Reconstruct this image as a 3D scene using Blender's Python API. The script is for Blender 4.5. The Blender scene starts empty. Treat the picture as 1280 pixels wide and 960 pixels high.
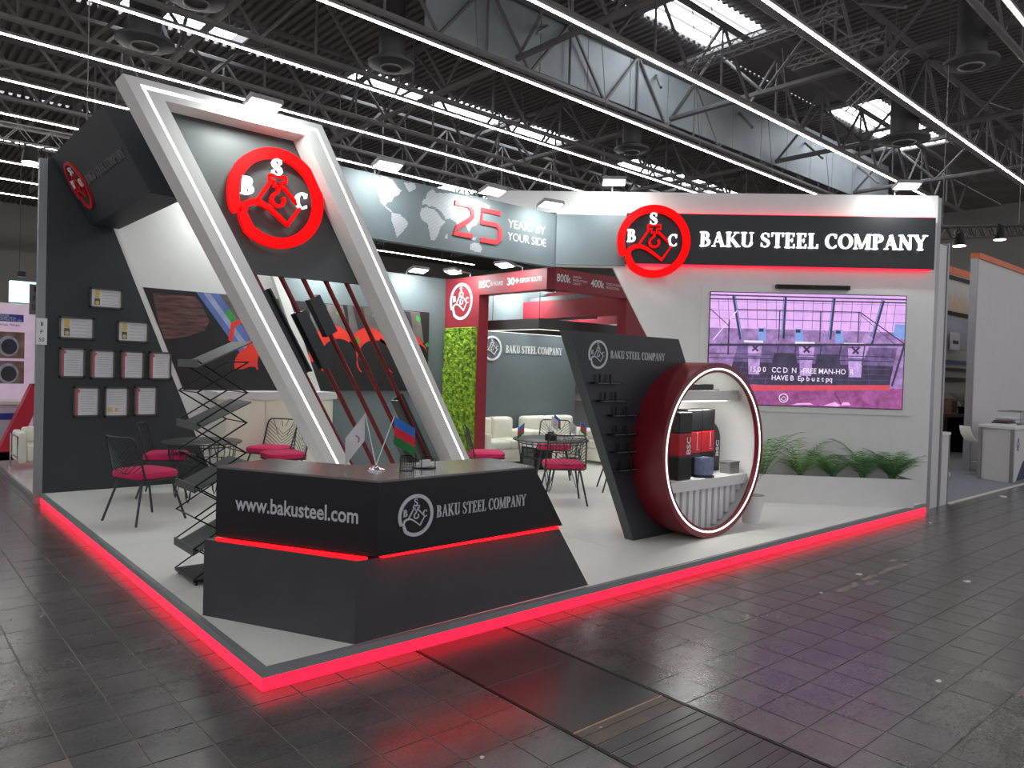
import bpy, bmesh, math, random
from mathutils import Vector, Matrix
random.seed(7)
scene = bpy.context.scene
C = scene.collection

# ------------------------------------------------------------------ camera
FW = Vector((0.65944, 0.75176, 0)).normalized()
RT = Vector((FW.y, -FW.x, 0))
CAM = Vector((-1.777, -4.142, 1.917))
PITCH, ROLL = math.radians(1.1), math.radians(1.7)
f0 = FW * math.cos(PITCH) - Vector((0, 0, 1)) * math.sin(PITCH)
u0 = FW * math.sin(PITCH) + Vector((0, 0, 1)) * math.cos(PITCH)
cr, sr = math.cos(ROLL), math.sin(ROLL)
ax = RT * cr + u0 * sr
ay = u0 * cr - RT * sr
camd = bpy.data.cameras.new('camera')
camd.sensor_width = 36; camd.lens = 930 / 1280 * 36; camd.clip_end = 300; camd.clip_start = .05
cam = bpy.data.objects.new('camera', camd); C.objects.link(cam)
M = Matrix.Identity(4)
for i in range(3):
    M[i][0] = ax[i]; M[i][1] = ay[i]; M[i][2] = -f0[i]; M[i][3] = CAM[i]
cam.matrix_world = M
scene.camera = cam

# ------------------------------------------------------------------ world, exposure
scene.view_settings.view_transform = 'Standard'
scene.view_settings.look = 'None'
scene.view_settings.gamma = 1
scene.view_settings.use_curve_mapping = False
scene.view_settings.exposure = 0.48
wd = bpy.data.worlds.new('hall_ambient'); scene.world = wd; wd.use_nodes = True
bg = wd.node_tree.nodes['Background']
bg.inputs[0].default_value = (0.50, 0.50, 0.53, 1); bg.inputs[1].default_value = 1.05

def area_light(name, loc, aim, sx, sy, power, col=(1, 1, 1), parent=None):
    l = bpy.data.lights.new(name, 'AREA'); l.shape = 'RECTANGLE'; l.size = sx; l.size_y = sy
    l.energy = power; l.color = col
    o = bpy.data.objects.new(name, l); C.objects.link(o)
    d = Vector(aim) - Vector(loc)
    mw = Matrix.Translation(Vector(loc)) @ d.to_track_quat('-Z', 'Y').to_matrix().to_4x4()
    if parent is not None:
        o.parent = parent; o.matrix_basis = W[parent.name].inverted() @ mw
    else:
        o.matrix_world = mw
    return o

# ------------------------------------------------------------------ helpers
W = {}
def lin(c):
    c = c / 255
    return c / 12.92 if c <= .04045 else ((c + .055) / 1.055) ** 2.4
def rgb(r, g, b): return (lin(r), lin(g), lin(b), 1)

MATS = {}
def mat(name, col, rough=.5, metal=0, emit=0, ecol=None, vary=.06, vscale=6, bump=0, bscale=60, spec=.5, trans=0, alpha=1, coat=0):
    if name in MATS: return MATS[name]
    m = bpy.data.materials.new(name); m.use_nodes = True
    nt = m.node_tree; b = nt.nodes['Principled BSDF']
    c = rgb(*col)
    tc = nt.nodes.new('ShaderNodeTexCoord')
    nz = nt.nodes.new('ShaderNodeTexNoise'); nz.inputs['Scale'].default_value = vscale; nz.inputs['Detail'].default_value = 4
    nt.links.new(tc.outputs['Object'], nz.inputs['Vector'])
    rp = nt.nodes.new('ShaderNodeValToRGB')
    rp.color_ramp.elements[0].position = .3; rp.color_ramp.elements[1].position = .7
    rp.color_ramp.elements[0].color = (c[0] * (1 - vary), c[1] * (1 - vary), c[2] * (1 - vary), 1)
    rp.color_ramp.elements[1].color = (min(1, c[0] * (1 + vary)), min(1, c[1] * (1 + vary)), min(1, c[2] * (1 + vary)), 1)
    nt.links.new(nz.outputs['Fac'], rp.inputs[0]); nt.links.new(rp.outputs[0], b.inputs['Base Color'])
    b.inputs['Roughness'].default_value = rough; b.inputs['Metallic'].default_value = metal
    b.inputs['Specular IOR Level'].default_value = spec
    if coat: b.inputs['Coat Weight'].default_value = coat
    if trans: b.inputs['Transmission Weight'].default_value = trans
    if alpha < 1: b.inputs['Alpha'].default_value = alpha
    if emit:
        b.inputs['Emission Color'].default_value = rgb(*(ecol or col)); b.inputs['Emission Strength'].default_value = emit
    if bump:
        n2 = nt.nodes.new('ShaderNodeTexNoise'); n2.inputs['Scale'].default_value = bscale
        nt.links.new(tc.outputs['Object'], n2.inputs['Vector'])
        bp = nt.nodes.new('ShaderNodeBump'); bp.inputs['Strength'].default_value = bump; bp.inputs['Distance'].default_value = .01
        nt.links.new(n2.outputs['Fac'], bp.inputs['Height']); nt.links.new(bp.outputs[0], b.inputs['Normal'])
    MATS[name] = m
    return m

class Fr:
    """a plane in the place: origin, right, up, outward"""
    def __init__(s, o, X, Y, N): s.o = Vector(o); s.X = Vector(X).normalized(); s.Y = Vector(Y).normalized(); s.N = Vector(N).normalized()
    def __call__(s, x, y, d=0): return s.o + s.X * x + s.Y * y + s.N * d
    def inv(s, p): q = Vector(p) - s.o; return (q.dot(s.X), q.dot(s.Y), q.dot(s.N))

def ell(cx, cy, rx, ry, a0, a1, n=16):
    return [(cx + rx * math.cos(math.radians(a0 + (a1 - a0) * i / n)), cy + ry * math.sin(math.radians(a0 + (a1 - a0) * i / n))) for i in range(n + 1)]

class MB:
    def __init__(s): s.v = []; s.f = []; s.mi = []; s.cur = 0
    def quad(s, *p):
        n = len(s.v); s.v += [Vector(q) for q in p]; s.f.append(tuple(range(n, n + len(p)))); s.mi.append(s.cur); return s
    def hexa(s, b, t):
        """loft between two polygons of equal length"""
        n = len(b); k = len(s.v); s.v += [Vector(q) for q in b] + [Vector(q) for q in t]
        s.f.append(tuple(range(k + n - 1, k - 1, -1))); s.f.append(tuple(range(k + n, k + 2 * n))); s.mi += [s.cur] * 2
        for i in range(n):
            j = (i + 1) % n; s.f.append((k + i, k + j, k + n + j, k + n + i)); s.mi.append(s.cur)
        return s
    def box(s, x0, x1, y0, y1, z0, z1):
        return s.hexa([(x0, y0, z0), (x1, y0, z0), (x1, y1, z0), (x0, y1, z0)], [(x0, y0, z1), (x1, y0, z1), (x1, y1, z1), (x0, y1, z1)])
    def fbox(s, fr, x0, x1, y0, y1, d0, d1): return s.prism(fr, [(x0, y0), (x1, y0), (x1, y1), (x0, y1)], d0, d1)
    def prism(s, fr, poly, d0, d1):
        ar = sum(poly[i][0] * poly[(i + 1) % len(poly)][1] - poly[(i + 1) % len(poly)][0] * poly[i][1] for i in range(len(poly)))
        if ar < 0: poly = poly[::-1]
        return s.hexa([fr(x, y, d0) for x, y in poly], [fr(x, y, d1) for x, y in poly])
    def flat(s, fr, poly, d=0):
        ar = sum(poly[i][0] * poly[(i + 1) % len(poly)][1] - poly[(i + 1) % len(poly)][0] * poly[i][1] for i in range(len(poly)))
        if ar < 0: poly = poly[::-1]
        return s.quad(*[fr(x, y, d) for x, y in poly])
    def ribbon(s, fr, pts, w, d0, d1, closed=False):
        n = len(pts)
        if not hasattr(w, '__len__'): w = [w] * n
        L = []; R = []
        for i in range(n):
            if closed: a = pts[(i - 1) % n]; b = pts[(i + 1) % n]
            else: a = pts[max(0, i - 1)]; b = pts[min(n - 1, i + 1)]
            dx, dy = b[0] - a[0], b[1] - a[1]; l = math.hypot(dx, dy) or 1
            nx, ny = -dy / l * w[i] / 2, dx / l * w[i] / 2
            L.append((pts[i][0] + nx, pts[i][1] + ny)); R.append((pts[i][0] - nx, pts[i][1] - ny))
        k = len(s.v)
        for i in range(n): s.v += [fr(*L[i], d0), fr(*R[i], d0), fr(*R[i], d1), fr(*L[i], d1)]
        m = n if closed else n - 1
        for i in range(m):
            a = k + 4 * i; b = k + 4 * ((i + 1) % n)
            s.f += [(a + 1, a, b, b + 1)[::-1], (a + 3, a + 2, b + 2, b + 3), (a, a + 3, b + 3, b), (a + 2, a + 1, b + 1, b + 2)]; s.mi += [s.cur] * 4
        if not closed:
            e = k + 4 * (n - 1)
            s.f += [(k, k + 1, k + 2, k + 3), (e + 3, e + 2, e + 1, e)]; s.mi += [s.cur] * 2
        return s
    def tube(s, pts, r, n=6, closed=False):
        pts = [Vector(p) for p in pts]; m = len(pts); k = len(s.v); up = None
        rr = r if hasattr(r, '__len__') else [r] * m
        for i, p in enumerate(pts):
            if closed: t = pts[(i + 1) % m] - pts[i - 1]
            else: t = pts[min(m - 1, i + 1)] - pts[max(0, i - 1)]
            t.normalize()
            if up is None: up = Vector((0, 0, 1)) if abs(t.z) < .9 else Vector((1, 0, 0))
            a = t.cross(up)
            if a.length < 1e-4: a = t.cross(Vector((.3, 1, .2)))
            a.normalize(); b = a.cross(t).normalized(); up = b
            for j in range(n):
                g = 2 * math.pi * (j + .5) / n; s.v.append(p + (a * math.cos(g) + b * math.sin(g)) * rr[i])
        for i in range(m if closed else m - 1):
            for j in range(n):
                a = k + i * n + j; b = k + i * n + (j + 1) % n; c = k + ((i + 1) % m) * n + (j + 1) % n; d = k + ((i + 1) % m) * n + j
                s.f.append((a, d, c, b)); s.mi.append(s.cur)
        if not closed:
            s.f.append(tuple(k + j for j in range(n))); s.f.append(tuple(k + (m - 1) * n + j for j in range(n - 1, -1, -1))); s.mi += [s.cur] * 2
        return s
    def lathe(s, prof, c, n=24, axis=None):
        """profile (radius, height) turned about an upright axis at c"""
        c = Vector(c); k = len(s.v); m = len(prof)
        for r, z in prof:
            for j in range(n):
                g = 2 * math.pi * j / n; s.v.append(c + Vector((r * math.cos(g), r * math.sin(g), z)))
        for i in range(m - 1):
            for j in range(n):
                s.f.append((k + i * n + j, k + i * n + (j + 1) % n, k + (i + 1) * n + (j + 1) % n, k + (i + 1) * n + j)); s.mi.append(s.cur)
        s.f.append(tuple(k + j for j in range(n - 1, -1, -1))); s.f.append(tuple(k + (m - 1) * n + j for j in range(n))); s.mi += [s.cur] * 2
        return s
    def rbox(s, x0, x1, y0, y1, z0, z1, r=.03, seg=3, mtx=None):
        bm = bmesh.new(); bmesh.ops.create_cube(bm, size=1)
        for v in bm.verts: v.co = Vector(((x0 + x1) / 2 + v.co.x * (x1 - x0), (y0 + y1) / 2 + v.co.y * (y1 - y0), (z0 + z1) / 2 + v.co.z * (z1 - z0)))
        bmesh.ops.bevel(bm, geom=bm.edges[:], offset=r, segments=seg, affect='EDGES', profile=.5)
        k = len(s.v); bm.verts.index_update()
        s.v += [(mtx @ v.co) if mtx else v.co.copy() for v in bm.verts]
        for f in bm.faces: s.f.append(tuple(k + v.index for v in f.verts)); s.mi.append(s.cur)
        bm.free(); return s
    def mesh(s, name, inv=None):
        me = bpy.data.meshes.new(name)
        me.from_pydata([tuple(inv @ v) for v in s.v] if inv else [tuple(v) for v in s.v], [], s.f)
        return me

def finish(o, label=None, cat=None, group=None, kind=None):
    if label: o['label'] = label
    if cat: o['category'] = cat
    if group: o['group'] = group
    if kind: o['kind'] = kind
    return o

def thing(name, label, cat, loc=(0, 0, 0), rotz=0, group=None, kind=None):
    o = bpy.data.objects.new(name, None); C.objects.link(o); o.empty_display_size = .1
    o.location = loc; o.rotation_euler = (0, 0, rotz)
    W[o.name] = Matrix.Translation(Vector(loc)) @ Matrix.Rotation(rotz, 4, 'Z')
    return finish(o, label, cat, group, kind)

def obj(name, mb, m, parent=None, label=None, cat=None, group=None, kind=None, smooth=False, local=False):
    ms = m if isinstance(m, (list, tuple)) else [m]
    inv = W[parent.name].inverted() if (parent is not None and not local) else None
    me = mb.mesh(name, inv)
    for x in ms: me.materials.append(x)
    if len(ms) > 1: me.polygons.foreach_set('material_index', mb.mi)
    if smooth:
        me.polygons.foreach_set('use_smooth', [True] * len(me.polygons))
        try: me.set_sharp_from_angle(angle=math.radians(40))
        except Exception: pass
    o = bpy.data.objects.new(name, me); C.objects.link(o)
    if parent is not None: o.parent = parent; W[o.name] = W[parent.name]
    else: W[o.name] = Matrix.Identity(4)
    return finish(o, label, cat, group, kind)

def copy_tree(o, parent=None):
    c = o.copy(); C.objects.link(c); c.parent = parent
    for ch in list(o.children): copy_tree(ch, c)
    return c
def place(root, loc, rotz, label, group=None, sc=None):
    r = copy_tree(root); r.location = loc; r.rotation_euler = (0, 0, rotz)
    if sc: r.scale = sc
    r['label'] = label
    if group: r['group'] = group
    return r

# ---- plain sans lettering from Blender's own built-in font, laid on a frame
def sans(name, fr, text, x0, y0, w, h, m, parent, d=.004, bold=0, label=None):
    cu = bpy.data.curves.new('t', 'FONT'); cu.body = text; cu.offset = bold; cu.resolution_u = 3
    to = bpy.data.objects.new('t', cu); me = bpy.data.meshes.new_from_object(to)
    xs = [v.co.x for v in me.vertices]; ys = [v.co.y for v in me.vertices]
    ax_, bx_, ay_, by_ = min(xs), max(xs), min(ys), max(ys)
    mb = MB()
    for v in me.vertices:
        mb.v.append(fr(x0 + (v.co.x - ax_) / (bx_ - ax_) * w, y0 + (v.co.y - ay_) / max(1e-6, by_ - ay_) * h, d))
    for p in me.polygons: mb.f.append(tuple(p.vertices)); mb.mi.append(0)
    bpy.data.objects.remove(to); bpy.data.curves.remove(cu); bpy.data.meshes.remove(me)
    return obj(name, mb, m, parent, label=label)

# ---- serif capitals drawn stroke by stroke (cap height 1)
def glyph(ch):
    T, t, s, ov = .2, .075, .07, .07
    P = []; adv = .7
    R = lambda x0, y0, x1, y1: P.append(('p', [(x0, y0), (x1, y0), (x1, y1), (x0, y1)]))
    def stem(x, w=T, top=True, bot=True):
        R(x, 0, x + w, 1)
        if bot: R(x - ov, 0, x + w + ov, s)
        if top: R(x - ov, 1 - s, x + w + ov, 1)
    def arc(cx, cy, rx, ry, a0, a1, n=18):
        pts = ell(cx, cy, rx, ry, a0, a1, n); w = [t + (T - t) * abs(math.cos(math.radians(a0 + (a1 - a0) * i / n))) for i in range(n + 1)]
        P.append(('r', pts, w))
    def line(a, b, w): P.append(('r', [a, b], [w, w]))
    if ch == 'A':
        line((.14, 0), (.42, .98), .08); line((.40, .98), (.70, 0), .2); R(.2, .29, .6, .37); R(.02, 0, .28, s); R(.56, 0, .86, s); adv = .86
    elif ch == 'B': stem(.1); arc(.3, .745, .22, .22, 90, -90); arc(.3, .28, .3, .245, 90, -90); adv = .76
    elif ch == 'C': arc(.45, .5, .33, .46, 50, 310, 26); R(.62, .68, .7, .95); R(.64, .1, .7, .24); adv = .8
    elif ch == 'E': stem(.1); R(.1, 0, .62, s); R(.1, 1 - s, .6, 1); R(.2, .48, .5, .55); R(.53, 1 - .24, .6, 1); R(.56, 0, .63, .26); R(.45, .38, .51, .65); adv = .72
    elif ch == 'K': stem(.1); line((.28, .42), (.68, .98), .08); line((.38, .56), (.78, .02), .2); R(.52, 1 - s, .84, 1); R(.62, 0, .94, s); adv = .92
    elif ch == 'L': stem(.1); R(.1, 0, .62, s); R(.55, 0, .63, .28); adv = .7
    elif ch == 'M': R(.12, 0, .2, 1); R(.03, 0, .29, s); line((.18, .98), (.52, .05), .17); line((.52, .05), (.86, .98), .08); R(.82, 0, 1.02, 1); R(.75, 0, 1.09, s); R(.03, 1 - s, .24, 1); R(.84, 1 - s, 1.09, 1); adv = 1.14
    elif ch == 'N': R(.14, 0, .22, 1); R(.04, 0, .32, s); line((.18, .98), (.72, .04), .18); R(.7, 0, .78, 1); R(.6, 1 - s, .88, 1); R(.03, 1 - s, .24, 1); adv = .92
    elif ch == 'O': P.append(('c', ell(.46, .5, .34, .46, 0, 348.75, 31), [t + (T - t) * abs(math.cos(math.radians(360 * i / 32))) for i in range(32)])); adv = .92
    elif ch == 'P': stem(.1); arc(.3, .72, .28, .245, 90, -90); adv = .72
    elif ch == 'S':
        pts = [(.53, .76), (.46, .92), (.32, .965), (.17, .9), (.12, .76), (.18, .62), (.34, .51), (.49, .4), (.55, .25), (.48, .1), (.32, .035), (.16, .09), (.1, .26)]
        w = [.05, .07, .08, .12, .17, .19, .2, .19, .17, .12, .08, .07, .05]
        P.append(('r', pts, w)); R(.5, .7, .56, .94); R(.07, .06, .13, .32); adv = .68
    elif ch == 'T': stem(.3, top=False); R(.03, 1 - s, .77, 1); R(.03, .74, .1, 1); R(.7, .74, .77, 1); adv = .82
    elif ch == 'U': R(.12, .3, .32, 1); R(.04, 1 - s, .4, 1); arc(.44, .32, .25, .28, 180, 360); R(.65, .3, .73, 1); R(.56, 1 - s, .82, 1); adv = .88
    elif ch == 'Y': R(.32, 0, .52, .48); R(.25, 0, .59, s); line((.12, .98), (.42, .42), .19); line((.42, .42), (.7, .98), .08); R(.0, 1 - s, .28, 1); R(.56, 1 - s, .84, 1); adv = .82
    else: adv = .34
    return P, adv

def serif_mb(fr, ch, x, y, sx, h, d0, d1):
    P, adv = glyph(ch); mb = MB()
    for q in P:
        if q[0] == 'p': mb.prism(fr, [(x + a * sx, y + b * h) for a, b in q[1]], d0, d1)
        else: mb.ribbon(fr, [(x + a * sx, y + b * h) for a, b in q[1]], [k * min(sx, h) for k in q[2]], d0, d1, q[0] == 'c')
    return mb, adv
def serif(fr, text, x0, y0, w, h, m, parent, d0=0, d1=.01, name='letter'):
    tot = sum(glyph(c)[1] for c in text); sx = w / tot; x = x0
    for c in text:
        if c != ' ':
            mb, adv = serif_mb(fr, c, x, y0, sx, h, d0, d1); obj(name, mb, m, parent)
        x += glyph(c)[1] * sx

def emblem(fr, cx, cy, R, mring, mlet, parent, d0, d1, rw=.21, name='emblem_ring'):
    """round company emblem: open ring that curls into a pouring ladle, hook above it and the letters B S C"""
    S = lambda pts: [(cx + R * a, cy + R * b) for a, b in pts]
    rc = 1 - rw / 2
    pts = [(rc * math.cos(math.radians(g)), rc * math.sin(math.radians(g))) for g in range(207, -131, -6)]
    n = len(pts); wid = [rw * (.75 if i < 1 else 1) for i in range(n)]
    pts += [(-.66, -.5), (-.70, -.36), (-.64, -.22), (-.5, -.145), (-.34, -.14), (-.18, -.2), (-.02, -.31), (.12, -.41), (.24, -.5)]
    wid += [rw * .9, rw * .75, rw * .65, rw * .58, rw * .5, rw * .42, rw * .36, rw * .32, rw * .3]
    mb = MB().ribbon(fr, S(pts), [w * R for w in wid], d0, d1); obj(name, mb, mring, parent)
    th = .06 * R
    mb = MB()
    mb.ribbon(fr, S([(-.42, -.12), (-.15, .3)]), th, d0, d1)
    mb.ribbon(fr, S([(.12, .26), (.5, -.1), (.22, -.52)]), th, d0, d1)
    mb.ribbon(fr, S([(-.16, .45), (.18, .45), (.18, .34), (.08, .34), (.08, .24), (-.06, .24), (-.06, .34), (-.16, .34), (-.16, .45)]), th * .9, d0, d1)
    mb.ribbon(fr, S([(.02, .26), (.02, .14), (-.08, .06)] + ell(.02, -.03, .13, .12, 140, 400, 12)), th, d0, d1)
    obj('ladle_outline' if name == 'emblem_ring' else name, mb, mring, parent)
    for ch, x, y, h in (('S', -.135, .45, .34), ('B', -.74, -.02, .34), ('C', .385, -.12, .33)):
        m2, _ = serif_mb(fr, ch, cx + x * R, cy + y * R, h * R * 1.05, h * R, d0, d1 * 1.02); obj('letter', m2, mlet, parent)

FRONT = lambda y, x=0, z=0: Fr((x, y, z), (1, 0, 0), (0, 0, 1), (0, -1, 0))        # faces the front aisle
LEFT = lambda x, y=0, z=0: Fr((x, y, z), (0, -1, 0), (0, 0, 1), (-1, 0, 0))         # faces the left aisle
TVW = Fr((10, 0, 0), (1, -1, 0), (0, 0, 1), (-1, -1, 0))                            # the diagonal screen wall
ZP = .13; BW = 7.18
# ------------------------------------------------------------------ materials
white_vinyl = mat('white_vinyl_floor', (226, 228, 222), .35, vary=.03, vscale=2)
white_paint = mat('white_paint', (214, 213, 211), .6, vary=.02)
cream_paint = mat('cream_laminate', (226, 224, 205), .5, vary=.02)
charcoal = mat('charcoal_panel', (46, 50, 54), .55, vary=.04)
darkgrey = mat('dark_grey_panel', (70, 75, 75), .5, vary=.04)
slate = mat('slate_grey_wall', (100, 110, 114), .6, vary=.03)
black_lam = mat('black_laminate', (18, 18, 24), .32, vary=.1)
counter_low = mat('anthracite_laminate', (62, 62, 66), .38, vary=.06)
sign_black = mat('sign_black', (26, 28, 32), .4, vary=.05)
topgrey = mat('counter_top_grey', (112, 108, 108), .22, vary=.05)
alu = mat('aluminium_profile', (150, 150, 152), .35, metal=.8, vary=.04)
alu_dark = mat('grey_profile', (138, 142, 144), .45, metal=.3, vary=.05)
redpaint = mat('red_pavilion_paint', (140, 36, 48), .5, vary=.04)
ringred = mat('deep_red_lacquer', (110, 14, 26), .35, vary=.05)
piperod = mat('dark_red_pipe', (112, 28, 30), .3, metal=.3, vary=.1)
signred = mat('emblem_red_acrylic', (206, 0, 4), .6, emit=.45, ecol=(255, 0, 0), vary=.02, spec=.15)
signwhite = mat('letter_white_acrylic', (250, 250, 250), .3, emit=.9, ecol=(255, 255, 255), vary=.01)
printwhite = mat('white_print', (225, 225, 228), .5, vary=.02)
printgrey = mat('grey_print', (186, 188, 194), .5, vary=.03)
ledred = mat('red_led', (200, 20, 40), .4, emit=1.6, ecol=(255, 25, 52), vary=.01)
ledred2 = mat('red_led_counter', (255, 10, 20), .4, emit=9.0, ecol=(255, 3, 8), vary=.01)
ledwhite = mat('white_led', (255, 255, 255), .4, emit=1.7, ecol=(255, 250, 246), vary=.01)
halled = mat('hall_led', (255, 255, 255), .4, emit=26, ecol=(255, 253, 250), vary=.01)
lens = mat('flood_lens', (255, 255, 255), .4, emit=7, ecol=(244, 255, 250), vary=.01)
black_metal = mat('black_metal', (20, 20, 22), .4, metal=.5, vary=.08)
wire = mat('grey_wire', (62, 64, 66), .4, metal=.6, vary=.08)
cushion = mat('magenta_fabric', (196, 30, 88), .8, vary=.08, vscale=20, bump=.1, bscale=300)
leather = mat('white_leather', (238, 238, 224), .45, vary=.02)
chrome = mat('chrome', (220, 220, 222), .12, metal=1, vary=.02)
steel = mat('hall_steel', (112, 109, 108), .55, metal=.1, vary=.1, vscale=2)
steel_lt = mat('pale_steel', (140, 138, 138), .5, metal=.3, vary=.08)
deck = mat('roof_deck', (112, 107, 106), .8, vary=.15, vscale=.6)
clad = mat('roof_cladding', (150, 156, 158), .5, vary=.12, vscale=.8)
skyl = mat('skylight_pane', (240, 246, 250), .4, emit=6.5, ecol=(240, 247, 255), vary=.02)

# ------------------------------------------------------------------ hall floor with its tiles
def tile_material():
    m = bpy.data.materials.new('dark_floor_tile'); m.use_nodes = True; nt = m.node_tree; b = nt.nodes['Principled BSDF']
    ge = nt.nodes.new('ShaderNodeNewGeometry'); oi = nt.nodes.new('ShaderNodeObjectInfo')
    n1 = nt.nodes.new('ShaderNodeTexNoise'); n1.inputs['Scale'].default_value = 2.2; n1.inputs['Detail'].default_value = 8; n1.inputs['Roughness'].default_value = .65
    n2 = nt.nodes.new('ShaderNodeTexNoise'); n2.inputs['Scale'].default_value = 55; n2.inputs['Detail'].default_value = 3
    mp = nt.nodes.new('ShaderNodeMapping'); mp.inputs['Scale'].default_value = (1, 1.6, 1)
    nt.links.new(ge.outputs['Position'], mp.inputs[0]); nt.links.new(mp.outputs[0], n1.inputs['Vector']); nt.links.new(ge.outputs['Position'], n2.inputs['Vector'])
    r1 = nt.nodes.new('ShaderNodeValToRGB'); r1.color_ramp.elements[0].position = .3; r1.color_ramp.elements[1].position = .75
    r1.color_ramp.elements[0].color = rgb(68, 68, 69); r1.color_ramp.elements[1].color = rgb(98, 97, 96)
    nt.links.new(n1.outputs['Fac'], r1.inputs[0])
    mx = nt.nodes.new('ShaderNodeMix'); mx.data_type = 'RGBA'; mx.blend_type = 'MULTIPLY'; mx.inputs[0].default_value = .6
    r2 = nt.nodes.new('ShaderNodeValToRGB'); r2.color_ramp.elements[0].position = .35; r2.color_ramp.elements[1].position = .65
    r2.color_ramp.elements[0].color = (.72, .72, .72, 1); r2.color_ramp.elements[1].color = (1.15, 1.15, 1.15, 1)
    nt.links.new(n2.outputs['Fac'], r2.inputs[0]); nt.links.new(r1.outputs[0], mx.inputs[6]); nt.links.new(r2.outputs[0], mx.inputs[7])
    va = nt.nodes.new('ShaderNodeMapRange'); va.inputs['To Min'].default_value = .9; va.inputs['To Max'].default_value = 1.1
    nt.links.new(oi.outputs['Random'], va.inputs[0])
    m2 = nt.nodes.new('ShaderNodeMix'); m2.data_type = 'RGBA'; m2.blend_type = 'MULTIPLY'; m2.inputs[0].default_value = 1
    nt.links.new(mx.outputs[2], m2.inputs[6]); nt.links.new(va.outputs[0], m2.inputs[7])
    nt.links.new(m2.outputs[2], b.inputs['Base Color'])
    rr = nt.nodes.new('ShaderNodeMapRange'); rr.inputs['To Min'].default_value = .2; rr.inputs['To Max'].default_value = .3
    nt.links.new(n1.outputs['Fac'], rr.inputs[0]); nt.links.new(rr.outputs[0], b.inputs['Roughness'])
    b.inputs['Specular IOR Level'].default_value = .95
    return m
tilem = tile_material()
grout = mat('tile_grout', (128, 120, 114), .8, vary=.15, vscale=3)
fl = obj('floor', MB().box(-30, 60, -12, 75, -.06, -.004), grout, label='dark stone tiled floor of the exhibition hall', kind='structure')
TS = .2955
def proj_area(x, y):
    p = Vector((x, y, 0)) - CAM; d = p.dot(FW)
    if d < .6: return 0
    px = 640 + 930 * p.dot(RT) / d; py = 463 + 930 * 1.917 / d
    if px < -40 or px > 1320 or py > 1000: return 0
    return 1 / d ** 3
spots = []
for i in range(-60, 110):
    for j in range(-30, 120):
        x0 = 1.055 + i * TS
        if i >= 0: x0 = 1.865 + i * TS
        y0 = -.43 + j * TS
        if x0 + TS > .0 and y0 + TS > .02 and x0 < 10 and y0 < 7.18: 
            if x0 >= -.01 and y0 >= -.01: continue
        a = proj_area(x0 + TS / 2, y0 + TS / 2)
        if a > 0: spots.append((a, x0, y0))
spots.sort(reverse=True)
def tile_mb(x0, y0, mb, g=.0028, c=.002, sx=TS, sy=TS, h=0):
    x1, y1 = x0 + sx - g, y0 + sy - g; x0 += g; y0 += g
    return mb.hexa([(x0, y0, -.02), (x1, y0, -.02), (x1, y1, -.02), (x0, y1, -.02)], [(x0 + c, y0 + c, h), (x1 - c, y0 + c, h), (x1 - c, y1 - c, h), (x0 + c, y1 - c, h)])
tme = tile_mb(-TS / 2, -TS / 2, MB()).mesh('tile'); tme.materials.append(tilem)
for a, x0, y0 in spots[:300]:
    o = bpy.data.objects.new('tile', tme); C.objects.link(o); o.parent = fl
    o.location = (x0 + TS / 2, y0 + TS / 2, random.uniform(-.0006, .0006))
rest = MB()
for a, x0, y0 in spots[300:]:
    tile_mb(x0, y0, rest)
obj('tile', rest, tilem, fl, kind='stuff')
# grooved duct cover running from the stand corner towards the viewer
platem = mat('duct_cover_metal', (74, 72, 74), .3, metal=.35, vary=.12, vscale=3)
platew = mat('duct_cover_worn_board', (92, 84, 76), .45, vary=.2, vscale=5)
dc = thing('duct_cover', 'grooved grey floor duct cover with dark slots in front of the stand', 'floor cover', (1.46, -1.2, 0))
y = .0
obj('frame_bar', MB().box(1.062, 1.078, -2.9, .0, -.02, .001), black_metal, dc); obj('frame_bar', MB().box(1.845, 1.862, -2.9, .0, -.02, .001), black_metal, dc)
yy = -1.46
obj('cover_plate', tile_mb(1.08, -1.45, MB(), .002, .002, .764, .72), platem, dc); obj('cover_plate', tile_mb(1.08, -.725, MB(), .002, .002, .764, .72), platem, dc)
edge = mat('bare_wood_edge', (176, 152, 120), .7, vary=.15, vscale=20)
obj('worn_edge', MB().box(1.085, 1.84, -1.462, -1.451, -.01, .0015), edge, dc)
k = 0
while yy > -2.9:
    w = .098 if k % 3 else .06
    obj('plank', tile_mb(1.082, yy - w, MB(), .0035, .002, .76, w), platew if k in (0, 1) else platem, dc); yy -= w; k += 1

# ------------------------------------------------------------------ platform
obj('platform', MB().box(0.012, 10, .012, BW, 0, ZP - .006), white_vinyl, label='raised white vinyl floor of the exhibition stand', kind='structure')
seam = mat('vinyl_sheet', (229, 230, 224), .3, vary=.03, vscale=1.5)
pf = bpy.data.objects['platform']
for i in range(5):
    for j in range(4):
        x0, x1 = .035 + i * 1.993, .035 + (i + 1) * 1.993 - .004; y0, y1 = .035 + j * 1.786, .035 + (j + 1) * 1.786 - .004
        obj('vinyl_sheet', MB().box(x0, x1, y0, min(y1, BW), ZP - .006, ZP), seam, pf)
obj('trim_1', MB().box(-.006, .035, -.006, BW, ZP - .045, ZP + .004), alu_dark, label='grey aluminium edge along the left side of the platform', kind='structure')
obj('trim_2', MB().box(.035, 10.0, -.006, .035, ZP - .045, ZP + .004), alu_dark, label='grey aluminium edge along the front of the platform', kind='structure')
obj('led_strip', MB().box(-.002, .011, .0, BW, .004, ZP - .045), ledred, label='red glowing light strip along the left edge of the platform', cat='light strip')
obj('led_strip', MB().box(.012, 10.0, -.002, .011, .004, ZP - .045), ledred, label='red glowing light strip along the front edge of the platform', cat='light strip')

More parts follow.
